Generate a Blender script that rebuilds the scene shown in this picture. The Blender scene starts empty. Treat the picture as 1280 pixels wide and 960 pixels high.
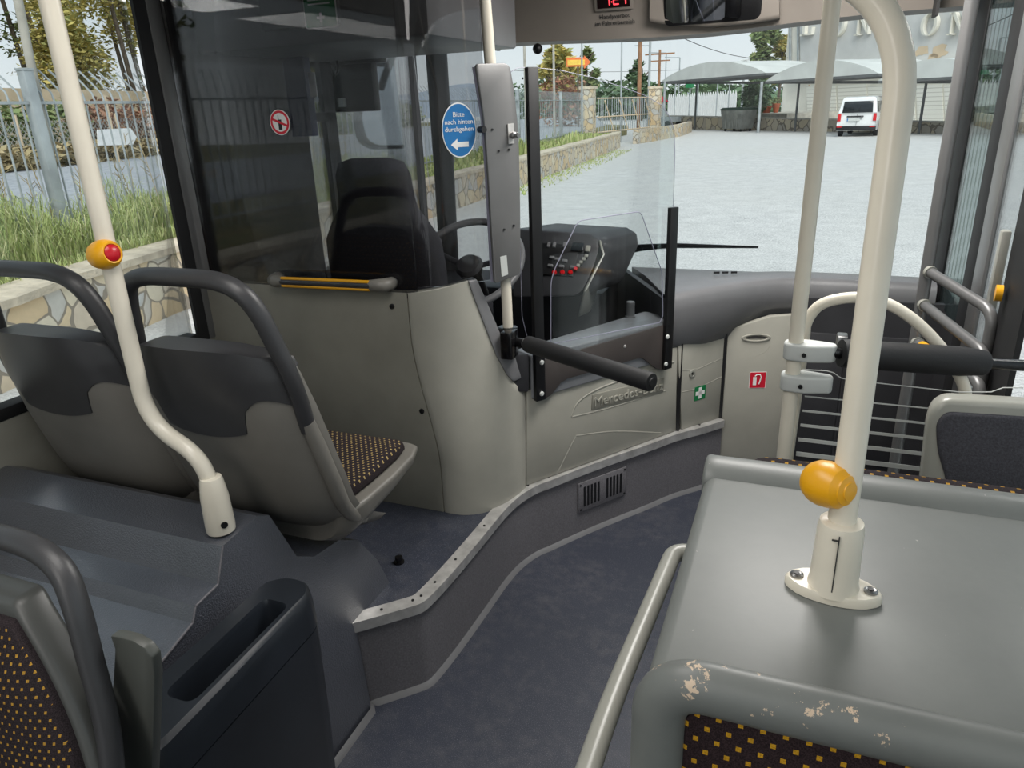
import bpy, bmesh, math, random
from mathutils import Vector as V, Matrix, noise as mnoise
random.seed(7)
sc = bpy.context.scene
col = sc.collection
R = math.radians

# ------------------------------------------------------------------ camera (1280 x 960)
F = 907.97
EYE = V((0.0, 0.0, 1.55))
def cam_axes():
    p, r, y = R(20.7553), R(-2.2559), R(22.2052)
    fw = V((-math.sin(y), math.cos(y), 0)); rt = V((math.cos(y), math.sin(y), 0)); up = V((0, 0, 1))
    fwd = fw*math.cos(p) - up*math.sin(p); u = fw*math.sin(p) + up*math.cos(p)
    c, s = math.cos(r), math.sin(r)
    return rt*c + u*s, u*c - rt*s, fwd
CR, CU, CF = cam_axes()
def ray(px, py): return CR*(px-640) + CU*(480-py) + CF*F
def hit(px, py, X=None, Y=None, Z=None):
    d = ray(px, py)
    if X is not None: t = (X-EYE.x)/d.x
    elif Y is not None: t = (Y-EYE.y)/d.y
    else: t = (Z-EYE.z)/d.z
    return EYE + d*t
def hitp(px, py, a, b, off=0.0):
    """ray against the upright plane through plan points a, b moved off along its normal (d x z)"""
    d = V((b[0]-a[0], b[1]-a[1], 0)).normalized(); n = V((d.y, -d.x, 0))
    o = V((a[0], a[1], 0)) + n*off
    q = ray(px, py); return EYE + q*((o-EYE).dot(n)/q.dot(n))
def proj(p):
    d = V(p)-EYE; k = d.dot(CF); return 640+F*d.dot(CR)/k, 480-F*d.dot(CU)/k
def lerpxy(tab, v):
    for (a, x), (c, y) in zip(tab, tab[1:]):
        if v <= c: return x+(y-x)*max(0, (v-a)/(c-a))
    return tab[-1][1]
camd = bpy.data.cameras.new('camera'); cam = bpy.data.objects.new('camera', camd); col.objects.link(cam)
camd.sensor_width = 36.0; camd.lens = F/1280*36; camd.clip_start = 0.02; camd.clip_end = 600
cam.matrix_world = Matrix(((CR.x, CU.x, -CF.x, EYE.x), (CR.y, CU.y, -CF.y, EYE.y), (CR.z, CU.z, -CF.z, EYE.z), (0, 0, 0, 1)))
sc.camera = cam

# ------------------------------------------------------------------ materials
def lin(c):
    f = lambda v: v/12.92 if v <= .04045 else ((v+.055)/1.055)**2.4
    return tuple(f(v/255) for v in c) + (1.0,)
M = {}
class NT:
    def __init__(s, name):
        s.m = bpy.data.materials.new(name); s.m.use_nodes = True
        s.t = s.m.node_tree; s.n = s.t.nodes; s.l = s.t.links
        s.b = s.n.get('Principled BSDF'); s.out = s.n.get('Material Output'); M[name] = s.m
    def add(s, typ, **k):
        q = s.n.new(typ)
        for a, v in k.items():
            if a.startswith('i_'):
                key = a[2:]; key = int(key) if key.isdigit() else key.replace('_', ' ')
                q.inputs[key].default_value = v
            else: setattr(q, a, v)
        return q
    def link(s, a, b): s.l.new(a, b)
    def math(s, op, a, b=None, c=None):
        q = s.n.new('ShaderNodeMath'); q.operation = op
        for i, v in enumerate((a, b, c)):
            if v is None: continue
            if isinstance(v, (int, float)): q.inputs[i].default_value = v
            else: s.link(v, q.inputs[i])
        return q.outputs[0]
    def mix(s, fac, a, b):
        q = s.n.new('ShaderNodeMix'); q.data_type = 'RGBA'
        for k, v in ((0, fac), (6, a), (7, b)):
            if hasattr(v, 'is_output'): s.link(v, q.inputs[k])
            else: q.inputs[k].default_value = v
        return q.outputs[2]
    def coord(s): return s.add('ShaderNodeTexCoord').outputs['Object']
    def noise(s, scale, detail=3, rough=.55, vec=None):
        q = s.add('ShaderNodeTexNoise'); q.inputs['Scale'].default_value = scale
        q.inputs['Detail'].default_value = detail; q.inputs['Roughness'].default_value = rough
        s.link(vec if vec else s.coord(), q.inputs['Vector']); return q.outputs['Fac']
    def ramp(s, fac, stops):
        q = s.add('ShaderNodeValToRGB'); e = q.color_ramp.elements
        while len(e) < len(stops): e.new(.5)
        for k, (p, c) in enumerate(stops): e[k].position = p; e[k].color = c
        s.link(fac, q.inputs[0]); return q.outputs['Color']
    def bump(s, h, strength=.2, dist=.01):
        q = s.add('ShaderNodeBump'); q.inputs['Strength'].default_value = strength; q.inputs['Distance'].default_value = dist
        s.link(h, q.inputs['Height']); s.link(q.outputs[0], s.b.inputs['Normal'])
def pm(name, rgb, rough=.5, metal=0, var=.06, vs=6, bump=0, bs=200, spec=.5, bdist=.002):
    t = NT(name); c = lin(rgb)
    nz = t.noise(vs, 4)
    d = tuple(max(0, v*(1-var*2)) for v in c[:3]) + (1,); h = tuple(min(1, v*(1+var*2)) for v in c[:3]) + (1,)
    t.link(t.ramp(nz, [(.3, d), (.7, h)]), t.b.inputs['Base Color'])
    t.b.inputs['Roughness'].default_value = rough; t.b.inputs['Metallic'].default_value = metal
    t.b.inputs['Specular IOR Level'].default_value = spec
    if bump: t.bump(t.noise(bs, 2), bump, bdist)
    return t.m
pm('panel', (164, 162, 152), .42, var=.04, bump=.15, bs=500)
pm('panel_wall', (140, 138, 128), .5, var=.05, bump=.15, bs=500)
pm('dash', (110, 110, 112), .4, var=.05, bump=.15, bs=600)
pm('ledge', (134, 136, 140), .3, var=.04)  # lighter, cooler grey standing in for sky reflected on the ledge top
pm('bracket', (76, 70, 68), .45, var=.05)
pm('dash_dark', (52, 52, 55), .5, var=.1, bump=.1, bs=500)
pm('black', (18, 18, 20), .45, var=.15)
pm('black_gloss', (14, 14, 16), .2, var=.1)
pm('rubber', (22, 22, 24), .65, var=.1, bump=.2, bs=300)
pm('cream', (226, 219, 203), .28, var=.03, vs=8)
pm('greymetal', (112, 112, 112), .35, metal=.3, var=.04)
pm('greyrail', (150, 150, 142), .3, var=.04)
pm('bracketgrey', (196, 199, 196), .4, var=.03)
pm('alu', (205, 203, 200), .35, metal=.55, var=.12, vs=20)
pm('steel', (150, 150, 150), .3, metal=.9, var=.1)
pm('shell_low', (114, 111, 105), .42, var=.07, vs=5, bump=.1, bs=600)
pm('shell_dark', (54, 54, 56), .4, var=.1, bump=.1, bs=500)
pm('arch', (72, 75, 84), .33, metal=.12, var=.08, vs=5, bump=1.0, bs=280, bdist=.0025, spec=1.0)
pm('armrest', (72, 74, 70), .45, var=.06)
M['arch'].node_tree.nodes['Principled BSDF'].inputs['Coat Weight'].default_value = .8; M['arch'].node_tree.nodes['Principled BSDF'].inputs['Coat Roughness'].default_value = .3; M['arch'].node_tree.nodes['Principled BSDF'].inputs['Coat IOR'].default_value = 1.9
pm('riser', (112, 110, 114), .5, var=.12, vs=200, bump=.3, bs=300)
pm('bin', (30, 34, 40), .34, var=.18, vs=4)
pm('header', (150, 142, 134), .55, var=.03)
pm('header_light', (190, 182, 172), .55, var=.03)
pm('seam', (52, 52, 52), .7)
pm('yellow', (228, 164, 20), .35, var=.06)
pm('red', (190, 20, 36), .3, var=.06)
pm('whitepaint', (236, 236, 234), .4, var=.03)
pm('blue_sticker', (24, 112, 176), .45, var=.04)
pm('green_sticker', (24, 120, 70), .45, var=.04)
pm('red_sticker', (206, 28, 52), .45, var=.04)
pm('charcoal_cloth', (62, 62, 68), .9, var=.16, vs=240, bump=.5, bs=400)
pm('ceiling', (196, 192, 184), .6, var=.02)
pm('led_back', (24, 6, 8), .3)
# outside
pm('dark_teal', (52, 66, 70), .25, var=.1)
pm('concrete', (176, 172, 162), .9, var=.12, vs=3)
pm('whitewall', (232, 228, 216), .85, var=.05, vs=.6)
pm('facade_grey', (206, 206, 204), .85, var=.06, vs=.5)
pm('galv', (170, 176, 178), .5, metal=.25, var=.12, vs=3)
pm('bark', (104, 92, 78), .9, var=.2, vs=5)
pm('canvas', (206, 208, 204), .8, var=.05, vs=.8)
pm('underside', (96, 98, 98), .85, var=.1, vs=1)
pm('woodpole', (150, 112, 84), .9, var=.15, vs=2)
pm('van_white', (236, 238, 238), .2, var=.02)
pm('tyre', (28, 28, 30), .8)
pm('dumpster_grey', (118, 120, 116), .6, metal=.2, var=.15, vs=2)
pm('dumpster_lid', (48, 62, 52), .6)
pm('terracotta', (186, 104, 74), .8)
pm('orange', (240, 128, 70), .6, var=.05)
pm('sign_yellow', (250, 206, 90), .6)
pm('beige_plaster', (218, 196, 166), .9, var=.06, vs=1)
pm('dark_glass', (30, 36, 40), .08, var=.05)
pm('red_lamp', (200, 24, 30), .25)
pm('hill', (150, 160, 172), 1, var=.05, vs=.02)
def emis(name, rgb, s):
    t = NT(name); t.b.inputs['Base Color'].default_value = (0, 0, 0, 1)
    t.b.inputs['Emission Color'].default_value = lin(rgb); t.b.inputs['Emission Strength'].default_value = s
emis('led', (255, 60, 70), 2.2); emis('lamp', (255, 246, 232), 2.0)
def glass(name, tint, rough=.0, ior=1.45, refl=1.0):
    t = NT(name); t.n.remove(t.b)
    tr = t.add('ShaderNodeBsdfTransparent'); tr.inputs[0].default_value = tint
    gl = t.add('ShaderNodeBsdfGlossy'); gl.inputs['Roughness'].default_value = rough
    fr = t.add('ShaderNodeFresnel'); fr.inputs['IOR'].default_value = ior
    mx = t.add('ShaderNodeMixShader')
    t.link(t.math('MULTIPLY', fr.outputs[0], refl), mx.inputs[0])
    t.link(tr.outputs[0], mx.inputs[1]); t.link(gl.outputs[0], mx.inputs[2]); t.link(mx.outputs[0], t.out.inputs[0])
glass('glass', (.95, .97, .97, 1), refl=.7)
glass('glass_green', (.72, .82, .8, 1), refl=.8)
glass('smoke', (.68, .68, .685, 1), ior=1.5, refl=.75)
glass('clear', (.97, .975, .975, 1), ior=1.4, refl=.15)
glass('screen_clear', (.95, .96, .96, 1), ior=1.45, refl=.18)
pm('poly_edge', (150, 150, 168), .3)
pm('shell_mid', (70, 71, 69), .4, var=.06)
# speckled vinyl floor with dusty scuffs
t = NT('floor'); n1 = t.noise(420, 2); n2 = t.noise(3.2, 5, .7); n3 = t.noise(28, 4, .65)
base = t.ramp(n1, [(.42, lin((42, 46, 58))), (.6, lin((60, 64, 76))), (.72, lin((110, 114, 124)))])
dust = t.math('MULTIPLY', t.math('MULTIPLY', t.math('SMOOTH_MIN', n2, .7, .1), 1.1), n3)
dm = t.ramp(dust, [(.24, (0, 0, 0, 1)), (.52, (1, 1, 1, 1))])
t.link(t.mix(t.math('MULTIPLY', dm, .24), base, lin((128, 126, 126))), t.b.inputs['Base Color'])
t.b.inputs['Roughness'].default_value = .46; t.bump(n1, .15, .001)
# dotted seat fabric: axes pick the local plane of the pad
def fabric(name, ax, ay, sx=.028, sy=.02, dot=.19, ground=(44, 38, 40), dots=(196, 150, 62)):
    t = NT(name); s = t.add('ShaderNodeSeparateXYZ'); t.link(t.coord(), s.inputs[0])
    u = t.math('DIVIDE', s.outputs[ax], sx); v = t.math('DIVIDE', s.outputs[ay], sy)
    row = t.math('FLOOR', v); odd = t.math('MODULO', t.math('ABSOLUTE', row), 2)
    u2 = t.math('ADD', u, t.math('MULTIPLY', odd, .5))
    du = t.math('ABSOLUTE', t.math('SUBTRACT', t.math('FRACT', u2), .5)); dv = t.math('ABSOLUTE', t.math('SUBTRACT', t.math('FRACT', v), .5))
    # jitter the dot outline so it reads as woven
    m = t.math('MULTIPLY', t.math('LESS_THAN', t.math('MULTIPLY', du, sx/sy), dot), t.math('LESS_THAN', dv, dot*1.15))
    sn = t.add('ShaderNodeSeparateXYZ'); t.link(t.add('ShaderNodeNewGeometry').outputs['Normal'], sn.inputs[0])
    m = t.math('MULTIPLY', m, t.math('GREATER_THAN', t.math('ABSOLUTE', sn.outputs['Y' if ay == 'Z' else 'Z']), .3))
    wv = t.noise(700, 2); g = t.ramp(wv, [(.35, lin(tuple(c*.7 for c in ground))), (.7, lin(tuple(c*1.35 for c in ground)))])
    d2 = t.ramp(wv, [(.3, lin(tuple(c*.75 for c in dots))), (.7, lin(dots))])
    t.link(t.mix(m, g, d2), t.b.inputs['Base Color']); t.b.inputs['Roughness'].default_value = .9
    t.b.inputs['Specular IOR Level'].default_value = .15
    t.bump(t.math('ADD', wv, m), .3, .002)
fabric('fabric_seat', 'X', 'Y', .016, .0115, .2, dots=(190, 165, 110)); fabric('fabric_back', 'X', 'Z', .0205, .0155, .145)
fabric('fabric_fine', 'X', 'Z', .0125, .0098, .16)
fabric('fabric_top', 'X', 'Y', .0225, .0165, .17)
fabric('fabric_box', 'X', 'Z', .0225, .0165, .17, ground=(44, 34, 36), dots=(210, 158, 40))
# painted box with worn edges
t = NT('boxpaint'); c = t.coord(); s = t.add('ShaderNodeSeparateXYZ'); t.link(c, s.inputs[0])
nz = t.noise(9, 5, .7); worn = t.noise(38, 6, .75)
rim = t.math('MULTIPLY', t.math('GREATER_THAN', s.outputs['Z'], .968), t.math('LESS_THAN', s.outputs['Y'], .67))
left = t.math('SUBTRACT', .11, t.math('MULTIPLY', t.math('ABSOLUTE', t.math('ADD', s.outputs['X'], .1)), .22))
wm = t.math('MULTIPLY', rim, t.math('GREATER_THAN', t.math('ADD', worn, left), .69))
sp = t.math('GREATER_THAN', t.noise(95, 3, .6), .755)
base = t.ramp(nz, [(.2, lin((106, 109, 107))), (.8, lin((116, 119, 116)))])
base = t.mix(sp, base, lin((168, 166, 160)))
t.link(t.mix(wm, base, lin((206, 184, 160))), t.b.inputs['Base Color']); t.b.inputs['Roughness'].default_value = .42
# gravel
t = NT('gravel'); a = t.noise(34, 6, .85); b = t.noise(.22, 5, .6); sp = t.noise(2.6, 6, .8)
g_ = t.ramp(t.math('ADD', t.math('MULTIPLY', a, .8), t.math('MULTIPLY', sp, .2)), [(.34, lin((104, 104, 106))), (.47, lin((194, 193, 191))), (.60, lin((232, 230, 226)))])
t.link(t.mix(t.ramp(b, [(.35, (0, 0, 0, 1)), (.75, (.5, .5, .5, 1))]), g_, lin((200, 198, 192))), t.b.inputs['Base Color'])
t.b.inputs['Roughness'].default_value = 1.0; t.b.inputs['Specular IOR Level'].default_value = 0
t = NT('asphalt'); a = t.noise(6, 5)
t.link(t.ramp(a, [(.3, lin((150, 154, 160))), (.7, lin((184, 186, 190)))]), t.b.inputs['Base Color']); t.b.inputs['Roughness'].default_value = .8
t = NT('soil'); a = t.noise(2.2, 6, .7)
t.link(t.ramp(a, [(.3, lin((92, 100, 58))), (.5, lin((128, 124, 82))), (.7, lin((160, 142, 104)))]), t.b.inputs['Base Color']); t.b.inputs['Roughness'].default_value = 1
def stone(name, scale, cols, mortar, gap=.05):
    t = NT(name); c = t.coord()
    w = t.add('ShaderNodeTexNoise'); w.inputs['Scale'].default_value = 2.5; t.link(c, w.inputs['Vector'])
    vm = t.add('ShaderNodeVectorMath', operation='MULTIPLY_ADD'); t.link(w.outputs['Color'], vm.inputs[0]); vm.inputs[1].default_value = (.25, .25, .25); t.link(c, vm.inputs[2])
    vo = t.add('ShaderNodeTexVoronoi'); vo.inputs['Scale'].default_value = scale; t.link(vm.outputs[0], vo.inputs['Vector'])
    ve = t.add('ShaderNodeTexVoronoi', feature='DISTANCE_TO_EDGE'); ve.inputs['Scale'].default_value = scale; t.link(vm.outputs[0], ve.inputs['Vector'])
    sx = t.add('ShaderNodeSeparateColor'); t.link(vo.outputs['Color'], sx.inputs[0])
    st = t.ramp(sx.outputs[0], [(i/(len(cols)-1), lin(k)) for i, k in enumerate(cols)])
    nz = t.noise(14, 5, .7); st2 = t.mix(t.math('MULTIPLY', nz, .45), st, lin((140, 132, 118)))
    e = t.math('LESS_THAN', ve.outputs['Distance'], gap)
    t.link(t.mix(e, st2, lin(mortar)), t.b.inputs['Base Color']); t.b.inputs['Roughness'].default_value = .9
    t.bump(t.math('MINIMUM', ve.outputs['Distance'], .12), .5, .06)
stone('stonewall', 3.6, [(226, 196, 150), (236, 222, 194), (206, 206, 204), (232, 204, 162), (216, 208, 194)], (146, 136, 122), .04)
stone('stonewall_far', 1.7, [(176, 162, 138), (192, 180, 156), (160, 156, 148), (178, 166, 146)], (112, 104, 94), .05)
pm('capstone', (206, 192, 170), .9, var=.14, vs=4, bump=.6, bs=14, bdist=.03)
def leaf(name, cols):
    t = NT(name); oi = t.add('ShaderNodeNewGeometry')
    t.link(t.ramp(oi.outputs['Random Per Island'], [(i/max(1, len(cols)-1), lin(k)) for i, k in enumerate(cols)]), t.b.inputs['Base Color'])
    t.b.inputs['Roughness'].default_value = .8; t.b.inputs['Specular IOR Level'].default_value = .2
leaf('leaf_yellow', [(176, 168, 100), (206, 186, 108), (150, 156, 100), (214, 192, 122)])
leaf('leaf_green', [(116, 134, 88), (146, 158, 104), (104, 120, 84), (168, 168, 112)])
leaf('leaf_dark', [(92, 116, 88), (112, 132, 98), (84, 104, 82)])
leaf('leaf_red', [(168, 112, 88), (148, 118, 96), (180, 140, 110)])
leaf('grass', [(168, 182, 112), (190, 196, 134), (136, 156, 90), (206, 200, 156)])
leaf('drygrass', [(176, 158, 118), (160, 146, 110), (196, 178, 140)])
# roller shutter with peeling
t = NT('shutter'); c = t.coord(); s = t.add('ShaderNodeSeparateXYZ'); t.link(c, s.inputs[0])
st = t.math('FRACT', t.math('MULTIPLY', s.outputs['Z'], 4.0)); ln = t.math('LESS_THAN', st, .18)
pe = t.math('GREATER_THAN', t.noise(.55, 4, .6), .665)
t.link(t.mix(pe, t.mix(ln, lin((238, 236, 226)), lin((205, 202, 192))), lin((222, 176, 128))), t.b.inputs['Base Color']); t.b.inputs['Roughness'].default_value = .8
# chain link
t = NT('chainlink'); c = t.coord(); s = t.add('ShaderNodeSeparateXYZ'); t.link(c, s.inputs[0])
a = t.math('FRACT', t.math('MULTIPLY', t.math('ADD', s.outputs['Y'], s.outputs['Z']), 5.0)); b = t.math('FRACT', t.math('MULTIPLY', t.math('SUBTRACT', s.outputs['Y'], s.outputs['Z']), 5.0))
m = t.math('MAXIMUM', t.math('LESS_THAN', a, .16), t.math('LESS_THAN', b, .16))
t.link(m, t.b.inputs['Alpha']); t.b.inputs['Base Color'].default_value = lin((176, 176, 168))

# ------------------------------------------------------------------ mesh builder
class MB:
    def __init__(s): s.bm = bmesh.new()
    def face(s, pts):
        vs = [s.bm.verts.new(p) for p in pts]
        try: return s.bm.faces.new(vs)
        except ValueError: return None
    def box(s, a, b):
        x0, y0, z0 = a; x1, y1, z1 = b
        P = [(x0, y0, z0), (x1, y0, z0), (x1, y1, z0), (x0, y1, z0), (x0, y0, z1), (x1, y0, z1), (x1, y1, z1), (x0, y1, z1)]
        vs = [s.bm.verts.new(p) for p in P]
        for f in ((3, 2, 1, 0), (4, 5, 6, 7), (0, 1, 5, 4), (1, 2, 6, 5), (2, 3, 7, 6), (3, 0, 4, 7)): s.bm.faces.new([vs[i] for i in f])
        return s
    def obox(s, c, ex, ey, ez):
        """box about c with half axes ex, ey, ez"""
        c, ex, ey, ez = V(c), V(ex), V(ey), V(ez)
        vs = [s.bm.verts.new(c+ex*i+ey*j+ez*k) for k in (-1, 1) for j in (-1, 1) for i in (-1, 1)]
        for f in ((0, 2, 3, 1), (4, 5, 7, 6), (0, 1, 5, 4), (1, 3, 7, 5), (3, 2, 6, 7), (2, 0, 4, 6)): s.bm.faces.new([vs[i] for i in f])
        return s
    def prism(s, pts, vec):
        vec = V(vec); a = [s.bm.verts.new(V(p)) for p in pts]; b = [s.bm.verts.new(V(p)+vec) for p in pts]; n = len(pts)
        s.bm.faces.new(a); s.bm.faces.new(list(reversed(b)))
        for i in range(n): s.bm.faces.new([a[i], b[i], b[(i+1) % n], a[(i+1) % n]])
        return s
    def rings(s, rings, cap=True, close=False):
        R_ = [[s.bm.verts.new(V(p)) for p in r] for r in rings]; n = len(R_[0]); m = len(R_)
        for i in range(m if close else m-1):
            A, B = R_[i], R_[(i+1) % m]
            for j in range(n): s.bm.faces.new([A[j], A[(j+1) % n], B[(j+1) % n], B[j]])
        if cap and not close: s.bm.faces.new(list(reversed(R_[0]))); s.bm.faces.new(R_[-1])
        return s
    def tube(s, pts, r, n=14, r2=None, close=False, rs=None, upv=None):
        """round or oval tube along points (r across, r2 along upv)"""
        pts = [V(p) for p in pts]; m = len(pts); rings = []; up = V(upv) if upv else None; prev = None
        for i, p in enumerate(pts):
            a = pts[i-1] if (i > 0 or close) else pts[i]; b = pts[(i+1) % m] if (i < m-1 or close) else pts[i]
            d = (b-a).normalized()
            if up is not None: x = d.cross(up); x = x.normalized() if x.length > 1e-6 else V((1, 0, 0))
            else:
                if prev is None: x = d.orthogonal().normalized()
                else: x = (prev - d*prev.dot(d)).normalized()
                prev = x
            y = x.cross(d).normalized(); k = rs[i] if rs else 1
            rings.append([p + x*math.cos(2*math.pi*j/n)*r*k + y*math.sin(2*math.pi*j/n)*(r2 or r)*k for j in range(n)])
        return s.rings(rings, True, close)
    def cyl(s, a, b, r, r2=None, n=20):
        a, b = V(a), V(b); d = (b-a).normalized(); x = d.orthogonal().normalized(); y = d.cross(x)
        q = lambda c, rr: [c + x*math.cos(2*math.pi*j/n)*rr + y*math.sin(2*math.pi*j/n)*rr for j in range(n)]
        return s.rings([q(a, r), q(b, r if r2 is None else r2)])
    def lathe(s, prof, o, axis=(0, 0, 1), n=24):
        o = V(o); d = V(axis).normalized(); x = d.orthogonal().normalized(); y = d.cross(x)
        return s.rings([[o + d*h + x*math.cos(2*math.pi*j/n)*max(r, 1e-4) + y*math.sin(2*math.pi*j/n)*max(r, 1e-4) for j in range(n)] for r, h in prof])
    def ball(s, c, r, n=16):
        c = V(c); rx, ry, rz = r if isinstance(r, (tuple, list)) else (r, r, r); k = n//2
        return s.rings([[c + V((rx*math.sin(math.pi*i/k)*math.cos(2*math.pi*j/n), ry*math.sin(math.pi*i/k)*math.sin(2*math.pi*j/n), rz*math.cos(math.pi*i/k))) for j in range(n)] for i in [.08]+list(range(1, k))+[k-.08]])
    def grid(s, f, nu, nv):
        vs = [[s.bm.verts.new(V(f(i/nu, j/nv))) for i in range(nu+1)] for j in range(nv+1)]
        for j in range(nv):
            for i in range(nu): s.bm.faces.new([vs[j][i], vs[j][i+1], vs[j+1][i+1], vs[j+1][i]])
        return s
    def sheet(s, f, nu, nv, th):
        """closed slab: grid f thickened by vector function or vector th"""
        tv = th if callable(th) else (lambda u, v: V(th))
        A = [[s.bm.verts.new(V(f(i/nu, j/nv))) for i in range(nu+1)] for j in range(nv+1)]
        B = [[s.bm.verts.new(V(f(i/nu, j/nv)) + tv(i/nu, j/nv)) for i in range(nu+1)] for j in range(nv+1)]
        for j in range(nv):
            for i in range(nu):
                s.bm.faces.new([A[j][i], A[j][i+1], A[j+1][i+1], A[j+1][i]]); s.bm.faces.new([B[j][i], B[j+1][i], B[j+1][i+1], B[j][i+1]])
        for i in range(nu):
            s.bm.faces.new([A[0][i], B[0][i], B[0][i+1], A[0][i+1]]); s.bm.faces.new([A[nv][i], A[nv][i+1], B[nv][i+1], B[nv][i]])
        for j in range(nv):
            s.bm.faces.new([A[j][0], A[j+1][0], B[j+1][0], B[j][0]]); s.bm.faces.new([A[j][nu], B[j][nu], B[j+1][nu], A[j+1][nu]])
        return s
    def build(s, name, mat, parent=None, bevel=0, seg=2, smooth=True, ang=38, recalc=True):
        bm = s.bm
        if recalc: bmesh.ops.recalc_face_normals(bm, faces=bm.faces)
        if bevel:
            es = [e for e in bm.edges if len(e.link_faces) == 2 and e.calc_face_angle(0) > R(30)]
            bmesh.ops.bevel(bm, geom=es, offset=bevel, segments=seg, affect='EDGES', profile=.5, clamp_overlap=True)
        for f in bm.faces: f.smooth = smooth
        if smooth:
            for e in bm.edges:
                if len(e.link_faces) == 2 and e.calc_face_angle(0) > R(ang): e.smooth = False
        me = bpy.data.meshes.new(name); bm.to_mesh(me); bm.free()
        me.materials.append(M[mat])
        o = bpy.data.objects.new(name, me); col.objects.link(o)
        if parent:
            o.parent = parent
            if parent.parent is None: o.matrix_parent_inverse = Matrix.Translation(-parent.location)
        return o
def tag(o, label=None, cat=None, group=None, kind=None):
    if label: o['label'] = label
    if cat: o['category'] = cat
    if group: o['group'] = group
    if kind: o['kind'] = kind
    return o
def thing(name, label, cat, loc=(0, 0, 0), group=None):
    o = bpy.data.objects.new(name, None); col.objects.link(o); o.location = loc; o.empty_display_size = .05
    return tag(o, label, cat, group)
def struct(o): o['kind'] = 'structure'; return o
def kids(o): return [c for c in bpy.data.objects if c.parent is o]
def copy_tree(o, parent=None):
    c = o.copy(); col.objects.link(c)
    if parent: c.parent = parent
    for ch in kids(o): copy_tree(ch, c)
    return c
def text(name, body, size, mat, o, ex, up, parent=None, ext=.0006, align='CENTER', space=1.0, line=1.0, wx=1.0):
    cu = bpy.data.curves.new(name, 'FONT'); cu.body = body; cu.size = size; cu.extrude = ext; cu.align_x = align; cu.align_y = 'CENTER'
    cu.space_character = space; cu.space_line = line; cu.resolution_u = 3
    tmp = bpy.data.objects.new(name+'_tmp', cu); col.objects.link(tmp)
    bpy.context.view_layer.update(); dg = bpy.context.evaluated_depsgraph_get()
    me = bpy.data.meshes.new_from_object(tmp.evaluated_get(dg)); bpy.data.objects.remove(tmp); bpy.data.curves.remove(cu)
    ex, up = V(ex).normalized(), V(up).normalized(); n = ex.cross(up); o = V(o)
    me.transform(Matrix(((ex.x*wx, up.x, n.x, o.x), (ex.y*wx, up.y, n.y, o.y), (ex.z*wx, up.z, n.z, o.z), (0, 0, 0, 1))))
    me.materials.clear(); me.materials.append(M[mat]); me.name = name
    ob = bpy.data.objects.new(name, me); col.objects.link(ob)
    if parent:
        ob.parent = parent
        if parent.parent is None: ob.matrix_parent_inverse = Matrix.Translation(-parent.location)
    return ob
def bez(a, b, c, t): a, b, c = V(a), V(b), V(c); return a*(1-t)**2 + b*2*t*(1-t) + c*t*t
def arc(a, b, c, n=8): return [bez(a, b, c, i/n) for i in range(n+1)]
def smooth(pts, n=6):
    """Catmull-Rom through points"""
    pts = [V(p) for p in pts]; out = []
    for i in range(len(pts)-1):
        p0 = pts[max(i-1, 0)]; p1 = pts[i]; p2 = pts[i+1]; p3 = pts[min(i+2, len(pts)-1)]
        for k in range(n):
            t = k/n; out.append(.5*((2*p1) + (p2-p0)*t + (2*p0-5*p1+4*p2-p3)*t*t + (3*p1-p0-3*p2+p3)*t**3))
    return out + [pts[-1]]
def sstep(x): x = max(0, min(1, x)); return x*x*(3-2*x)
def fillet(pts, r, n=6):
    pts = [V(p) for p in pts]; out = [pts[0]]
    for i in range(1, len(pts)-1):
        a, b, c = pts[i-1], pts[i], pts[i+1]; k = r[i-1] if isinstance(r, (list, tuple)) else r
        k = min(k, (a-b).length*.49, (c-b).length*.49)
        out += arc(b+(a-b).normalized()*k, b, b+(c-b).normalized()*k, n)
    return out + [pts[-1]]
def rpoly(pts, r, n=5):
    """closed polygon with rounded corners"""
    out = []; m = len(pts); pts = [V(p) for p in pts]
    for i in range(m):
        a, b, c = pts[i-1], pts[i], pts[(i+1) % m]; k = r[i] if isinstance(r, (list, tuple)) else r
        k = min(k, (a-b).length*.48, (c-b).length*.48)
        if k < 1e-5: out.append(b); continue
        out += arc(b+(a-b).normalized()*k, b, b+(c-b).normalized()*k, n)
    return out
UP = V((0, 0, 1))

# ================================================================== THE BUS
XL, XR = -1.90, 0.52                    # inside faces of the side walls
DA, DB = (-.827, 2.123), (-.397, 2.750) # plan of the diagonal cab door
DD = V((DB[0]-DA[0], DB[1]-DA[1], 0)).normalized(); DN = V((DD.y, -DD.x, 0))
def dg(px, py, off=0.0): return hitp(px, py, DA, DB, off)
EB = (-.250, 2.935)
ED = V((EB[0]-DB[0], EB[1]-DB[1], 0)).normalized(); EN = V((ED.y, -ED.x, 0))
def eg(px, py, off=0.0): return hitp(px, py, DB, EB, off)
PZ = .29                                # driver platform height

# ---- shell
struct(MB().box((XL-.12, -3.5, -.06), (XR+.12, 3.75, 0)).build('floor', 'floor'))
struct(MB().box((XL-.06, -3.5, 2.16), (XR+.06, 3.6, 2.22)).build('ceiling', 'ceiling'))
b = MB().box((XL-.06, -3.5, 0), (XL, 3.52, .835))
b.box((XL-.06, -3.5, 1.98), (XL, 3.62, 2.16))
struct(b.build('wall_left', 'panel_wall'))
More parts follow.
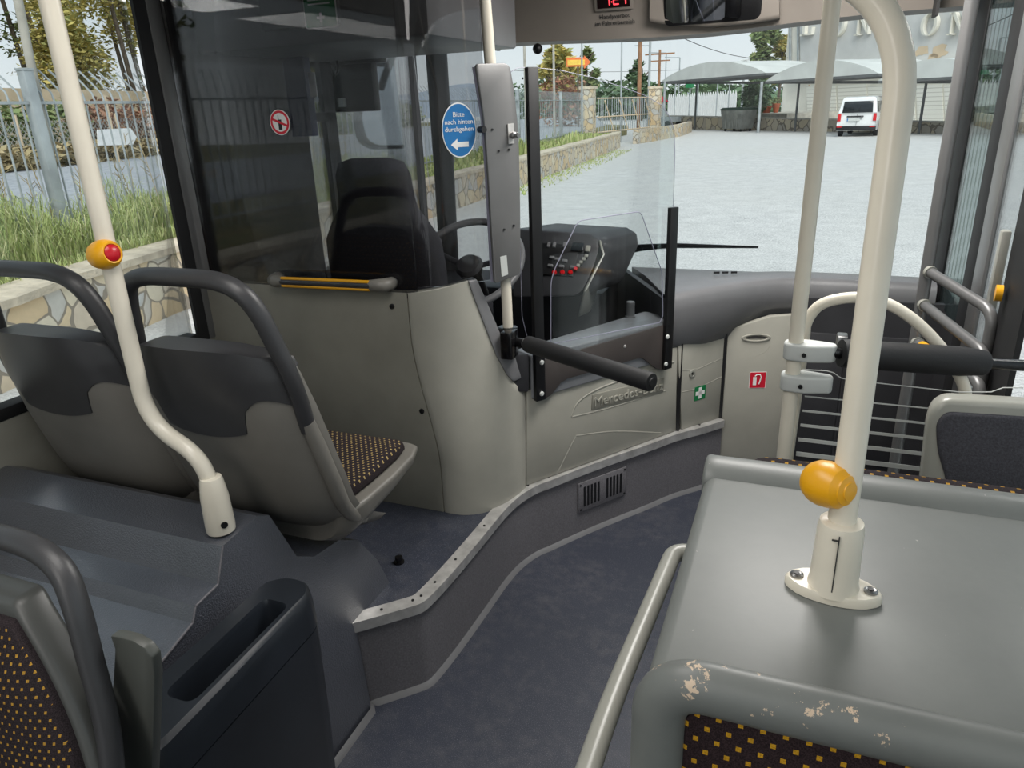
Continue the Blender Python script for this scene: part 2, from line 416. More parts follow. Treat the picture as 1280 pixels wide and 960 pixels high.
# grey window post with its black rubber edge, and the blank wall behind the driver
YP0, YP1, YP2 = hit(167.5, 10, X=XL).y, hit(183, 10, X=XL).y, hit(200, 10, X=XL).y
b = MB().box((XL-.012, YP0, .835), (XL, YP2+.01, 1.98)); struct(b.build('wall_left_post', 'rubber'))
b = MB().box((XL-.008, YP1, .835), (XL+.004, YP2, 1.98)); struct(b.build('trim_1', 'greymetal', bevel=.003))
W1, W2, W3 = hit(391, 230, X=XL).y, hit(416, 230, X=XL).y, hit(429, 230, X=XL).y
struct(MB().box((XL-.06, YP2+.01, .835), (XL+.005, W1, 1.98)).build('wall_left_cab', 'dash_dark'))
struct(MB().box((XL-.05, -3.5, .835), (XL+.006, YP0, .87)).build('trim_2', 'rubber', bevel=.008))
b = MB().box((XL-.045, -3.5, .86), (XL-.037, YP0+.01, 1.98)); struct(b.build('window_1', 'glass'))
# driver side window with its black bars
g = MB()
for y0, y1 in ((W1, W1+.008), (W2, W3), (3.50, 3.54)): g.box((XL-.02, y0, .835), (XL+.005, y1, 1.98))
zw = hit(400, 152, X=XL).z; g.box((XL-.02, W1, zw), (XL+.005, W3, zw+.035)); g.box((XL-.03, W1, .86), (XL+.005, 3.54, .93))
fr = g.build('window_2', 'dash_dark'); struct(fr)
g = MB().box((XL-.016, W1, .9), (XL-.012, 3.5, 1.98)).build('pane', 'glass', fr)
# left windscreen pillar
struct(MB().tube([(-1.80, 3.56, .6), (-1.78, 3.54, 1.3), (-1.74, 3.46, 2.1)], .055, r2=.04).build('trim_3', 'dash_dark'))
# front wall under the windscreen, windscreen, header
def ws(u, z):   # windscreen plan, u 0..1 left to right
    x = -1.86 + u*2.36; k = abs(u-.5)*2
    return V((x, 3.66 - .10*k**3 - max(0, z-.7)*.10, z))
struct(MB().sheet(lambda u, v: ws(u, -.25+v*.97), 16, 2, (0, .03, 0)).build('wall_front', 'dash_dark'))
wsn = struct(MB().sheet(lambda u, v: ws(u, .72+v*1.22), 24, 4, (0, .008, 0)).build('window_3', 'glass'))
def hd(u, v):   # header panel, leaning towards the passengers at its top
    x = -1.385 + u*(XR-.03+1.385); z0 = 1.822 + .012*u - .022*math.sin(math.pi*min(1, u*1.15))**2
    return V((x, 3.31 - .10*v + .03*(1-abs(2*u-1)), z0 + v*(2.16-z0)))
h = MB().sheet(hd, 24, 4, (0, .20, .0)); struct(h.build('wall_front_header', 'header', ang=60))
# end panel left of the header joint, over the cab
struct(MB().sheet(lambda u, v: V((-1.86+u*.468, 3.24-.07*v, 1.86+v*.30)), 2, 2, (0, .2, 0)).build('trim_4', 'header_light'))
struct(MB().box((-1.392, 3.17, 1.80), (-1.380, 3.4, 2.16)).build('trim_5', 'seam'))
# right joint of the header
p = hit(1168, 8, Y=3.285); struct(MB().box((p.x-.004, 3.19, 1.80), (p.x+.006, 3.29, 2.16)).build('trim_6', 'seam'))

# ---- driver platform with riser, nosing and floor trim
edge = [(-1.02, 1.302), (-.96, 1.36), (-.905, 1.415), (-.888, 1.437), (-.881, 1.47), (-.874, 1.54), (-.868, 1.64), (-.862, 1.80), (-.857, 1.95), (-.842, 2.06), (-.81, 2.15), (-.77, 2.21), (-.70, 2.32), (-.61, 2.45), (-.50, 2.60), (-.41, 2.73), (-.32, 2.83), (-.245, 2.925)]
es = smooth([V((x, y, 0)) for x, y in edge], 4)
poly = [V((XL, 1.302, PZ-.012))] + [V((p.x, p.y, PZ-.012)) for p in es] + [V((-.245, 3.55, PZ-.012)), V((XL, 3.55, PZ-.012))]
struct(MB().prism(poly, (0, 0, .012)).build('floor_platform', 'floor', smooth=False))
m = len(es)
def off2(i, d):
    a, c = es[max(i-1, 0)], es[min(i+1, m-1)]; t_ = (c-a).normalized(); n = V((t_.y, -t_.x, 0)); return es[i] + n*d
b = MB()
b.rings([[off2(i, .004)+UP*z if k == 0 else off2(i, -.02)+UP*z for k, z in ((0, 0), (0, PZ-.012), (1, PZ-.012), (1, 0))] for i in range(m)])
struct(b.build('wall_platform_riser', 'riser', ang=50))
b = MB()
b.rings([[off2(i, .016)+UP*(PZ-.028), off2(i, .016)+UP*(PZ+.004), off2(i, -.026)+UP*(PZ+.006), off2(i, -.026)+UP*(PZ-.004), off2(i, .005)+UP*(PZ-.004), off2(i, .005)+UP*(PZ-.028)] for i in range(m)])
nos = struct(b.build('trim_7', 'alu', ang=50))
b = MB()
for i in range(4, m, 5):
    q = off2(i, -.006)+UP*(PZ+.005); b.cyl(q, q+UP*.0025, .004, n=8)
b.build('screw', 'black', nos)
full = [V((-.990, -3.5, 0)), V((-.990, 1.10, 0)), V((-.991, 1.29, 0))] + es[1:]
b = MB(); mm = len(full)
def off3(i, d):
    a, c = full[max(i-1, 0)], full[min(i+1, mm-1)]; t_ = (c-a).normalized(); n = V((t_.y, -t_.x, 0)); return full[i] + n*d
b.rings([[off3(i, .004), off3(i, .018), off3(i, .014)+UP*.006, off3(i, .004)+UP*.014] for i in range(mm)])
struct(b.build('trim_8', 'dash', ang=60))
# ventilation grille in the riser
def rp(px, py): return hitp(px, py, (-.70, 2.32), (-.50, 2.60), .008)
a, c_, d_, e_ = rp(719, 597), rp(784, 580), rp(786, 624), rp(720, 645)
ctr = (a+c_+d_+e_)/4; gx = ((c_-a)+(d_-e_)).normalized(); gx.z = 0; gx.normalize(); gn = V((gx.y, -gx.x, 0))
gw, gh = .118, .062
gt = thing('air_vent', 'dark slotted air vent let into the platform riser', 'vent', ctr-UP*gh)
b = MB().obox(ctr, gx*gw, gn*.003, UP*gh); b.build('cover_plate', 'riser', gt, bevel=.002)
for s_ in (-1, 1):
    b = MB()
    for k in range(5):
        q = ctr + gx*(s_*gw*.47 + (k-2)*.017) + gn*.0035; b.obox(q, gx*.0045, gn*.001, UP*gh*.68)
    b.build('slots', 'black', gt)
for i in (-1, 1):
    for j in (-1, 1): q = ctr+gx*i*gw*.92+UP*j*gh*.85+gn*.003; MB().cyl(q, q+gn*.002, .004, n=8).build('screw', 'black', gt)
# black rubber stud on the platform
q = hit(499, 703, Z=PZ); t_ = thing('floor_stud', 'small black rubber stud standing on the platform floor', 'stud', q)
MB().lathe([(.016, 0), (.016, .004), (.009, .006), (.009, .012), (.012, .014), (.011, .02), (.004, .022)], q).build('stud_cap', 'black_gloss', t_)

# ---- left wheel arch cover with its stepped top
prof = [(.63, 0), (.63, .54), (.70, .556)] + [(hit(x, y, X=-1.068).y, hit(x, y, X=-1.068).z) for x, y in ((194, 834), (240.5, 779), (246, 758), (274, 731), (282, 684))] + [(1.10, .718), (1.135, .70), (1.185, .56), (1.24, .525), (1.34, .512), (1.41, .47), (1.46, .38), (1.485, .28), (1.30, .28), (1.30, 0)]
def archx(y, z): return -.992 - .085*sstep((z-.12)/.6) 
b = MB(); NX = 8
def aring(x_t):
    out = []
    for y, z in prof:
        xo = archx(y, z); out.append(V((XL + (xo-XL)*x_t, y, z)))
    return out
b.rings([aring(0), aring(.5), aring(.985), aring(1.0)])
# side face needs vertical subdivisions: built as a skirt under each profile point
struct(b.build('wall_wheel_arch', 'arch', ang=24))
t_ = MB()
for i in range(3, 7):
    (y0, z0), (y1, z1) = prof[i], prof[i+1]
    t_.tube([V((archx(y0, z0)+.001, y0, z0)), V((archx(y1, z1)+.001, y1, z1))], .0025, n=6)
struct(t_.build('arch_glint', 'riser'))  # paler line along the step edges, a glint put into the colour

# ---- litter bin on the arch side
zb = .63
o2 = [(-.862, .60), (-.872, .99), (-.90, 1.03), (-.955, 1.035), (-.985, 1.0), (-.99, .60)]
bt = thing('litter_bin', 'black plastic litter bin with a long slot on the wheel arch side', 'bin', (-.92, .80, 0))
def bring(z, g, f=0): # outline grown by g
    pts = rpoly([V((-.862+g, .575-g, z)), V((-.874+g*.9, 1.0+f, z)), V((-.912, 1.04+g+f, z)), V((-.96, 1.04+g+f, z)), V((-.99, 1.0+f, z)), V((-.99, .575-g, z))], [.03, .05, .03, .02, .01, .005], 4)
    return pts
b = MB(); b.rings([bring(.02, .0, -.02), bring(.25, .006, -.01), bring(.545, .006, 0)]); b.build('bin_body', 'bin', bt, ang=50)
b = MB()
slot = lambda z, g: rpoly([V((-.885-g, .68+g, z)), V((-.893-g, .955-g, z)), V((-.958+g, .955-g, z)), V((-.95+g, .68+g, z))], .022, 6)
top = bring(zb, -.012); n_ = len(top)
b.rings([bring(.549, .007), bring(.60, .003), bring(.622, -.003), bring(zb, -.012)], cap=False)
# lid top as a band between outline and slot
def resample(pts, n, start):
    L = [0]; P = pts+[pts[0]]
    for i in range(len(pts)): L.append(L[-1]+(P[i+1]-P[i]).length)
    out = []
    for k in range(n):
        s_ = (start+k/n) % 1*L[-1]; i = max(j for j in range(len(pts)) if L[j] <= s_+1e-9); f = (s_-L[i])/max(1e-9, L[i+1]-L[i]); out.append(P[i].lerp(P[i+1], f))
    return out
from math import atan2
def byangle(pts, n, c):
    """sample a star-shaped outline at n equal angles about c, stretched along y"""
    out = []; P = pts+[pts[0]]
    for k in range(n):
        a = 2*math.pi*k/n; d = V((math.cos(a)*.25, math.sin(a), 0)).normalized(); best = None
        for i in range(len(pts)):
            p, q = P[i]-c, P[i+1]-c; e = q-p; den = d.x*e.y-d.y*e.x
            if abs(den) < 1e-12: continue
            tt = (p.x*e.y-p.y*e.x)/den; uu = (p.x*d.y-p.y*d.x)/den
            if tt > 0 and -1e-6 <= uu <= 1+1e-6 and (best is None or tt > best): best = tt
        out.append(V((c.x+d.x*best, c.y+d.y*best, pts[0].z)))
    return out
cc = V((-.922, .815, zb)); N = 96
O_ = byangle(top, N, cc); S1 = byangle(slot(zb, 0), N, cc); S2 = byangle(slot(zb-.012, .004), N, V((cc.x, cc.y, zb-.012))); S3 = byangle(slot(zb-.16, .012), N, V((cc.x, cc.y, zb-.16)))
b.rings([O_, S1, S2, S3], cap=False); b.face(S3)
b.build('bin_lid', 'bin', bt, ang=32)

# ---- bus seats (origin under the back, facing +y)
def hw(z):      # half width of the shell
    pts = [(.27, .215), (.36, .232), (.45, .236), (.56, .232), (.66, .222), (.74, .205), (.81, .178)]
    for (a, wa), (c, wc) in zip(pts, pts[1:]):
        if z <= c: return wa + (wc-wa)*max(0, (z-a)/(c-a))
    return pts[-1][1]
def yb(z): t_ = (z-.27)/.6; return .045 - .16*t_ - .02*math.sin(math.pi*max(0, min(1, t_))) + .10*max(0, (.40-z)/.15)**2
def shell(u, z, o=0.0):     # rear face
    w = hw(z); return V((u*w*(1+o*2), yb(z) - .055*(1-abs(u)**3.2) + .03*abs(u)**6 - o, z))
def make_seat():
    global hp0, rs0
    r = thing('bus_seat', 'x', 'seat')
    b = MB()
    b.sheet(lambda u, v: shell(2*u-1, .245+v*(.56-.04*abs(2*u-1)**5)), 18, 20, lambda u, v: V((0, .035+.035*(1-abs(2*u-1)**3), 0)))
    for s_ in (-1, 1): b.tube([V((s_*(hw(z)-.006), yb(z)+.022, z)) for z in [.63-.035*k for k in range(11)]], .0175, n=14, r2=.020, rs=[.9, .95, 1, 1, 1, 1, 1, .95, .9, .8, .6], upv=(0, 1, 0))
    b.build('back_shell', 'shell_low', r, bevel=0, ang=55)
    # seat pan: rounded tray
    def ring(y, zt, zb_, w):
        return rpoly([V((-w, y, zt)), V((w, y, zt)), V((w*.97, y+.004, (zt+zb_)/2-.01)), V((w*.72, y, zb_)), V((-w*.72, y, zb_)), V((-w*.97, y+.004, (zt+zb_)/2-.01))], [.012, .012, .02, .03, .03, .02], 3)
    b = MB(); b.rings([ring(.035, .34, .255, .20), ring(.06, .352, .242, .232), ring(.12, .352, .25, .238), ring(.25, .35, .272, .238), ring(.36, .356, .30, .236), ring(.405, .366, .325, .226), ring(.42, .362, .34, .20)])
    b.build('seat_pan', 'shell_low', r, ang=45)
    # dark upper shell, its lower edge a shallow W
    def vb(u):
        k = abs(u)
        if k > .52: return .665 + .035*math.sin((k-.52)/.48*math.pi)
        return .60 + .02*(k/.52)**2 + (.03 if k > .48 else 0)
    def dark(u, v):
        uu = 2*u-1; z0 = vb(uu); z = z0 + v*(.818-.042*abs(uu)**5-z0); p = shell(uu, z, .003); return p
    b = MB(); b.sheet(dark, 50, 12, lambda u, v: V((0, (.044+.035*(1-abs(2*u-1)**3)) if v > .75 else .012, 0))); b.build('upper_shell', 'shell_dark', r, ang=55)
    # handle arch over the back, running down both sides
    pts = [(-.215, .61), (-.218, .68), (-.212, .75), (-.196, .82), (-.178, .89), (-.150, .936), (-.095, .957), (0, .960), (.095, .957), (.150, .936), (.178, .89), (.196, .82), (.212, .75), (.218, .68), (.215, .61)]
    hp = smooth([V((x, yb(z)+.022, z)) for x, z in pts], 5); n = len(hp)
    rs = [.80+.13*math.sin(math.pi*i/(n-1)) for i in range(n)]
    hp0, rs0 = hp, rs
    b = MB(); b.tube(hp, .021, r2=.024, n=14, rs=rs, upv=(0, 1, 0)); b.build('handle', 'shell_dark', r, ang=70)
    # cushion and back pad
    def cring(y, z, w, h):
        return rpoly([V((-w, y, z)), V((-w*.96, y, z+h)), V((w*.96, y, z+h)), V((w, y, z))], .012, 3)
    b = MB(); b.rings([cring(.03, .35, .19, .025), cring(.05, .355, .205, .04), cring(.2, .352, .207, .034), cring(.33, .354, .207, .038), cring(.38, .358, .20, .03), cring(.395, .358, .185, .012)]); b.build('cushion', 'fabric_seat', r, ang=60)
    def pad(u, v):
        uu = 2*u-1; z = .37 + v*.42; w = (hw(z)-.022)*(1 if v < .8 else 1-.10*((v-.8)/.2)**2)
        return V((uu*w, yb(z)+.062 + .03*(1-abs(uu)**4)*min(1, 6*v, 6*(1-v)) + .012, z))
    b = MB(); b.sheet(pad, 14, 14, (0, -.03, 0)); b.build('back_pad', 'fabric_back', r, ang=70)
    return r
sA = make_seat(); sA.location = (-1.2, 1.245, .288)
tag(sA, 'grey plastic bus seat nearest the aisle, seen from behind with its cushion showing', 'seat', 'forward facing seats behind the partition')
sB = copy_tree(sA); sB.location = (-1.655, 1.235, .288)
tag(sB, 'grey plastic bus seat by the window, cut by the photo edge, seen from behind')
b = MB().box((-1.38, 1.50, .285), (-1.32, 1.60, .52)); b.box((-1.70, 1.5, .285), (-1.62, 1.60, .52)); b.box((-1.86, 1.49, .50), (-1.32, 1.60, .535))
tag(b.build('seat_pedestal', 'arch', bevel=.02), 'dark metal frame under the two seats behind the partition', 'frame')
# rear facing seat on the near side of the arch
sC = copy_tree(sA); sC.location = (-1.005, .41, .075); sC.rotation_euler = (0, 0, math.pi)
tag(sC, 'bus seat with yellow dotted brown fabric in the near left corner', 'seat')
del sC['group']
for ch in kids(sC):
    if ch.name.startswith(('upper_shell', 'back_shell', 'back_pad')): bpy.data.objects.remove(ch)
def wc(z): return .214 if z < .58 else .214*(1-.60*((z-.58)/.31)**2.1)
def csheet(g, y0, z0, z1, th, bulge):
    def f(u, v): uu = 2*u-1; z = z0+v*(z1-z0); return V((uu*(wc(z)+g), yb(z)+y0+bulge*(1-abs(uu)**4)*min(1, 7*v, 7*(1-v)), z))
    return MB().sheet(f, 18, 24, (0, th, 0))
csheet(.011, .0, .27, .895, .045, -.05*0).build('back_shell', 'shell_mid', None, bevel=.012, ang=50).parent = sC
csheet(-.002, .058, .36, .875, -.02, .022).build('back_pad', 'fabric_fine', None, bevel=.004, ang=70).parent = sC
for ch in kids(sC):
    if ch.name.startswith('handle'):
        ch.data = ch.data.copy(); hp_ = [p.copy() for p in hp0]
        bm_ = MB(); bm_.tube(hp_, .0165, r2=.019, n=14, rs=rs0, upv=(0, 1, 0)); bmesh.ops.recalc_face_normals(bm_.bm, faces=bm_.bm.faces)
        for f_ in bm_.bm.faces: f_.smooth = True
        bm_.bm.to_mesh(ch.data); bm_.bm.free()
b = MB()
def sc_plane(px, py): return hit(px, py, Y=.52)
poly = [sc_plane(x, y) for x, y in ((137, 795), (150, 797), (165, 801), (180, 810), (190, 822), (193, 848), (190, 960), (187, 1050), (128, 1050), (134, 930), (141, 850), (143, 812))]
b.prism(poly, (.0, .016, 0)); fa = b.build('armrest', 'armrest', None, bevel=.003)
fa.parent = sC; fa.matrix_parent_inverse = (Matrix.Translation(sC.location) @ Matrix.Rotation(math.pi, 4, 'Z')).inverted()
b = MB().box((-1.3, .20, 0), (-.92, .52, .33)); tag(b.build('seat_box', 'arch', bevel=.02), 'dark grey plinth under the dotted seat in the near left corner', 'plinth')

# ---- cream pole at the left with stop button
PLX, PLY = -1.262, 1.03
pt = thing('grab_pole', 'cream grab pole bent at its foot, standing on the left wheel arch', 'pole', (-1.115, PLY, .718))
path = fillet([(PLX, PLY, 2.16), (PLX, PLY, .955), (-1.125, PLY, .885), (-1.118, PLY, .74)], [.085, .06], 8)
MB().tube(path, .0175, n=20).build('pole_tube', 'cream', pt)
MB().lathe([(.030, .717), (.031, .73), (.029, .80), (.024, .838), (.0215, .845), (.0178, .846)], (-1.117, PLY, 0)).build('pole_socket', 'cream', pt)
q = V((-1.117, PLY, .742)); dq = (EYE-q); dq.z = 0; dq.normalize(); dq = (dq + V((.5, .0, 0))).normalized()
MB().cyl(q+dq*.026, q+dq*.033, .0075, n=12).build('socket_screw', 'black', pt)
def stop_button(c, d, label, cup=True):
    """egg shaped yellow housing pushed on a pole, red button facing d"""
    c, d = V(c), V(d).normalized(); t_ = thing('stop_button', label, 'button', c)
    b = MB(); a = -d
    prof = [(.004, -.046), (.014, -.0445), (.0145, -.0425), (.022, -.039), (.0225, -.0365), (.030, -.028), (.0305, -.0255), (.0335, -.012), (.0345, .004), (.0325, .018), (.027, .030), (.0235, .034), (.0205, .0335), (.0195, .030)]
    prof = [(r_*.84, h_*.74) for r_, h_ in prof]; b.lathe(prof, c, d, 32); b.build('housing', 'yellow', t_, ang=32)
    MB().lathe([(r_*.84, h_*.74) for r_, h_ in [(.0195, .029), (.019, .034), (.014, .0385), (.006, .0405), (.001, .041)]], c, d, 24).build('push_button', 'red', t_)
    return t_
q = hit(131, 318, Y=PLY-.012); stop_button(q, CR*.88-CF*.46+UP*.05, 'yellow stop button with red centre on the left cream pole')

# ---- right wheel box with two seat backs and the big pole
bx = thing('seat_back_box', 'large grey painted box between seat backs, worn cream at its near rim', 'box', (.2, .92, 0))
b = MB()
def yline(v): return v
b.box((-.118, .655, .0), (XR-.01, 1.205, .95)); b.build('box_body', 'boxpaint', bx, bevel=.02, seg=4)
# front ridge
rid = []
for x, z in ((-.118, .935), (-.095, .962), (.05, .966), (XR-.02, .966)): pass
b = MB(); b.rings([[V((x, 1.205+yy, .945+zz)) for yy, zz in ((.004, -.03), (.006, .006), (0, .018), (-.018, .024), (-.04, .022), (-.058, .012), (-.068, .002), (-.07, -.03))] for x in (-.121, -.10, .0, .2, XR-.012)]); b.build('front_ridge', 'boxpaint', bx, bevel=.006, ang=60)
# near frame around the fabric
fp = fillet([(-.098, .632, 0), (-.098, .632, .968), (XR-.012, .632, .968)], .055, 8)
MB().tube(fp, .030, n=16, r2=.024, upv=(0, 1, 0)).build('near_frame', 'boxpaint', bx)
b = MB(); b.prism(rpoly([V((-.074, .628, .02)), V((-.074, .628, .944)), V((XR-.014, .628, .944)), V((XR-.014, .628, .02))], [.0, .045, .0, 0], 6), (0, .03, 0)); b.build('near_pad', 'fabric_box', bx, bevel=.008)
b = MB(); b.prism(rpoly([V((-.06, 1.206, .3)), V((-.06, 1.206, .952)), V((XR-.02, 1.206, .952)), V((XR-.02, 1.206, .3))], [0, .05, 0, 0], 6), (0, .05, 0)); b.build('far_pad', 'fabric_top', bx, bevel=.012)
PX, PY = .079, .872
pt = thing('grab_pole', 'thick cream grab pole curving over at the top, bolted to the grey box', 'pole', (PX, PY, .951))
path = fillet([(PX, PY, .975), (PX, PY, 1.055), (PX+.006, PY+.115, 1.655), (-.36, PY+.20, 1.80), (-.9, PY+.3, 2.16)], [.05, .12, .05], 12)
MB().tube(path, .0168, n=24).build('pole_tube', 'cream', pt)
fx = (CR*1.0+V((0, 0, 0))); fx.z = 0; fx.normalize(); fx = (fx + V((0, -.45, 0))).normalized(); fy = V((-fx.y, fx.x, 0))
fl = lambda z, k: [V((PX, PY, z)) + fx*(.058*k*math.cos(a)) + fy*(.030*k*math.sin(a)*(1 if abs(math.cos(a)) < .8 else .95)) for a in [2*math.pi*i/40 for i in range(40)]]
b = MB(); b.rings([fl(.951, 1), fl(.960, 1), fl(.964, .94)]); b.build('flange', 'cream', pt, ang=50)
b = MB().lathe([(.032, .960), (.0295, .972), (.0285, 1.0), (.0275, 1.045), (.0255, 1.056), (.020, 1.058)], (PX, PY, 0), n=32); so = b.build('socket', 'cream', pt, ang=50)
q = V((PX, PY, 0)) - fy*.0288; b = MB().obox(q+UP*1.005, fx*.0007, fy*.001, UP*.045); b.obox(q+UP*1.044-fx*.004, fx*.004, fy*.001, UP*.0008); b.build('socket_seam', 'seam', so)
for s_ in (-1, 1):
    q = V((PX, PY, .9635)) + fx*s_*.044
    sw = MB().lathe([(.0085, 0), (.0085, .003), (.006, .0045), (.003, .0035)], q, UP, 16).build('bolt', 'steel', pt); MB().cyl(q+UP*.003, q+UP*.0048, .0035, n=6).build('bolt_socket', 'black', sw)
q = hit(1034, 605, Y=PY+.02-.014); stop_button(q, CF*.86-CR*.50+CU*.18, 'yellow stop button low on the thick cream pole above the grey box')
# aisle grab rail on the box
za = .745
a, c_ = hit(843, 688, Z=za), hit(738, 940, Z=za); a.x = max(a.x, -.21)
rail = fillet([V((-.112, a.y+.0, za)), V((a.x, a.y, za)), V((c_.x, c_.y, za)), V((c_.x+.02, .35, za)), V((-.11, .30, za))], [.05, .2, .05], 8)
tag(MB().tube(rail, .0165, n=20).build('grab_rail', 'greyrail'), 'beige-grey tubular grab rail along the aisle side of the grey box', 'rail')

# ---- partition behind the driver
ptx = -1.105
def seamx(z): return -1.035 - .075*sstep((z-.45)/.45)
def wallY(z): return 1.885 + .012*sstep((z-.55)/.3)
b = MB(); b.sheet(lambda u, v: V((XL + u*(seamx(PZ+v*.745)-XL), wallY(PZ+v*.745) - .0*u, PZ+v*.745)), 8, 14, (0, .03, 0))
pw = struct(b.build('wall_partition', 'panel_wall', ang=50))
for px, py in ((287, 371), (488, 384), (527, 514)):
    q = hit(px, py, Y=1.886); b = MB().lathe([(.0085, 0), (.0085, .004), (.005, .005), (.0045, .003), (.001, .003)], (q.x, wallY(q.z), q.z), (0, -1, 0), 16); b.build('bolt', 'black', pw)
# curved corner panel
def corner(t, z):
    s_ = seamx(z)+.004
    a = V((s_, wallY(z), 0)); c_ = V((DA[0], DA[1]-.004, 0)) + V((-.075, -.04, 0))*sstep((z-.75)/.3); mid = V((-.86, 1.86, 0)) + V((-.07, .02, 0))*sstep((z-.45)/.45)
    p = bez(a, mid, c_, t); p.z = z; return p
def tsolve(tab, z):
    lo, hi = .2, 1.12
    for _ in range(30):
        t_ = (lo+hi)/2; x, y = proj(corner(t_, z))
        if x < lerpxy(tab, y): lo = t_
        else: hi = t_
    return t_
EDGE1 = [(340, 580), (346, 583), (372, 592), (445, 620), (470, 634), (486, 650), (491, 657), (620, 657)]
EDGE2 = [(340, 590), (346, 594), (372, 606), (436, 633), (441, 642), (491, 657), (620, 657)]
def tend(z): return tsolve(EDGE1, z)
def tend2(z): return max(tend(z)+.004, tsolve(EDGE2, z))
b = MB(); b.sheet(lambda u, v: corner(u*tend(PZ+v*.775), PZ+v*(.775-.03*(1-u))), 18, 34, lambda u, v: V((-.02, .03, 0)))
struct(b.build('wall_cab_corner', 'panel', ang=60))
# dark trim along the cut edge of the corner panel, and the pole foot housing
b = MB(); b.sheet(lambda u, v: corner(tend(PZ+.42+v*.355) + u*(tend2(PZ+.42+v*.355)-tend(PZ+.42+v*.355)), PZ+.42+v*.355) + V((.004, -.004, 0)), 4, 22, lambda u, v: V((-.03, .035, 0)))
struct(b.build('trim_10', 'dash', bevel=.004, ang=50))
b = MB().prism(rpoly([dg(637, 440, -.02), dg(655, 440, -.02), dg(655, 487, -.02), dg(638, 487, -.02)], .01), DN*.03); struct(b.build('trim_11', 'dash_dark', bevel=.004))
# cab inner sill behind the smoked glass
struct(MB().box((XL, 1.915, .98), (-1.12, 1.96, 1.03)).build('trim_12', 'dash_dark', bevel=.01))

# smoked glass: flat pane and bent pane
gl = thing('smoked_partition_glass', 'dark smoked glass partition behind the driver, scratched and bent round the corner', 'glass partition', (-1.4, 1.905, 1.03))
MB().box((XL+.03, 1.900, 1.025), (-1.075, 1.906, 2.12)).build('flat_pane', 'smoke', gl)
G0, G1, G2 = V((-1.072, 1.903, 0)), V((-.985, 1.905, 0)), V((-.885, 2.045, 0))
def gc(t, z): p = bez(G0, G1, G2, t); p.z = z; return p
b = MB(); b.sheet(lambda u, v: gc(u, 1.055 - .0*u + v*(2.12-1.055)), 14, 1, lambda u, v: V((-.004, .004, 0))); b.build('bent_pane', 'smoke', gl)
b = MB().box((XL+.03, 1.899, 1.018), (-1.09, 1.908, 1.032)); b.build('lower_gasket', 'black', gl)
# yellow and grey grab handle on the glass
a, c_ = hit(345, 351, Y=1.86), hit(474, 357, Y=1.86)
h = thing('grab_bar', 'short horizontal grab handle with yellow strips on the dark partition glass', 'handle', (a+c_)/2)
MB().tube([a, c_], .017, n=20, r2=.014, upv=UP).build('bar', 'shell_dark', h)
for s_, p_ in ((-1, a), (1, c_)):
    MB().tube([p_+V((-s_*.035, 0, 0)), p_, p_+V((s_*.012, .005, 0)), p_+V((s_*.02, .03, 0)), p_+V((s_*.02, .046, 0))], .021, n=16, rs=[.75, 1, 1, .95, .9]).build('mount', 'shell_low', h, ang=60)
for dz, dy in ((.0115, -.009), (-.0115, -.0095)):
    MB().tube([a+V((.03, dy, dz)), c_+V((-.03, dy, dz))], .0055, n=8).build('yellow_strip', 'yellow', h)
# no-phone sticker
q = hit(350, 153, Y=1.899); q.y = 1.8985
st = thing('warning_sticker', 'round red and white no mobile phone sticker on the dark glass', 'sticker', q)
def disc(c, r, ex, up, n=40): return [V(c)+V(ex)*math.cos(2*math.pi*i/n)*r+V(up)*math.sin(2*math.pi*i/n)*r for i in range(n)]
MB().prism(disc(q, .036, (1, 0, 0), UP), (0, .001, 0)).build('backing', 'whitepaint', st, smooth=False)
ring = MB(); ring.rings([disc(q-V((0, .0006, 0)), .0335, (1, 0, 0), UP), disc(q-V((0, .0006, 0)), .0265, (1, 0, 0), UP)], cap=False); ring.build('red_ring', 'red_sticker', st, smooth=False)
MB().box((q.x-.006, q.y-.0007, q.z-.021), (q.x+.006, q.y, q.z+.008)).box((q.x-.005, q.y-.0007, q.z+.008), (q.x-.003, q.y, q.z+.020)).build('phone_symbol', 'black', st)
MB().obox(q+V((0, -.0011, 0)), V((.83, 0, -.33)).normalized()*.029, V((0, .0003, 0)), V((.33, 0, .83)).normalized()*.0032).build('red_slash', 'red_sticker', st)
# blue notice on the bent glass
tq = .72; tg = (gc(tq+.02, 0)-gc(tq-.02, 0)).normalized(); tn = V((tg.y, -tg.x, 0))
q = hitp(574, 163, gc(.6, 0).xy, gc(.85, 0).xy, .004)
st = thing('notice_sticker', 'blue oval notice with white German text and arrow on the bent glass', 'sticker', q)
ov = lambda k, o: [q+tn*o+tg*(.052*k*math.cos(2*math.pi*i/48))+UP*(.074*k*math.sin(2*math.pi*i/48)) for i in range(48)]
MB().prism(ov(1, 0), tn*.0006).build('backing', 'whitepaint', st, smooth=False); MB().prism(ov(.95, .0005), tn*.0006).build('blue_field', 'blue_sticker', st, smooth=False)
for k, w in enumerate(('Bitte', 'nach hinten', 'durchgehen')): text('lettering', w, .0185, 'whitepaint', q+tn*.0014+UP*(.042-.0195*k), tg, UP, st)
ar = [(-.028, -.038), (-.008, -.022), (-.008, -.031), (.026, -.031), (.026, -.045), (-.008, -.045), (-.008, -.054)]
MB().prism([q+tn*.0012+tg*x+UP*z for x, z in ar], tn*.0005).build('arrow', 'whitepaint', st, smooth=False)

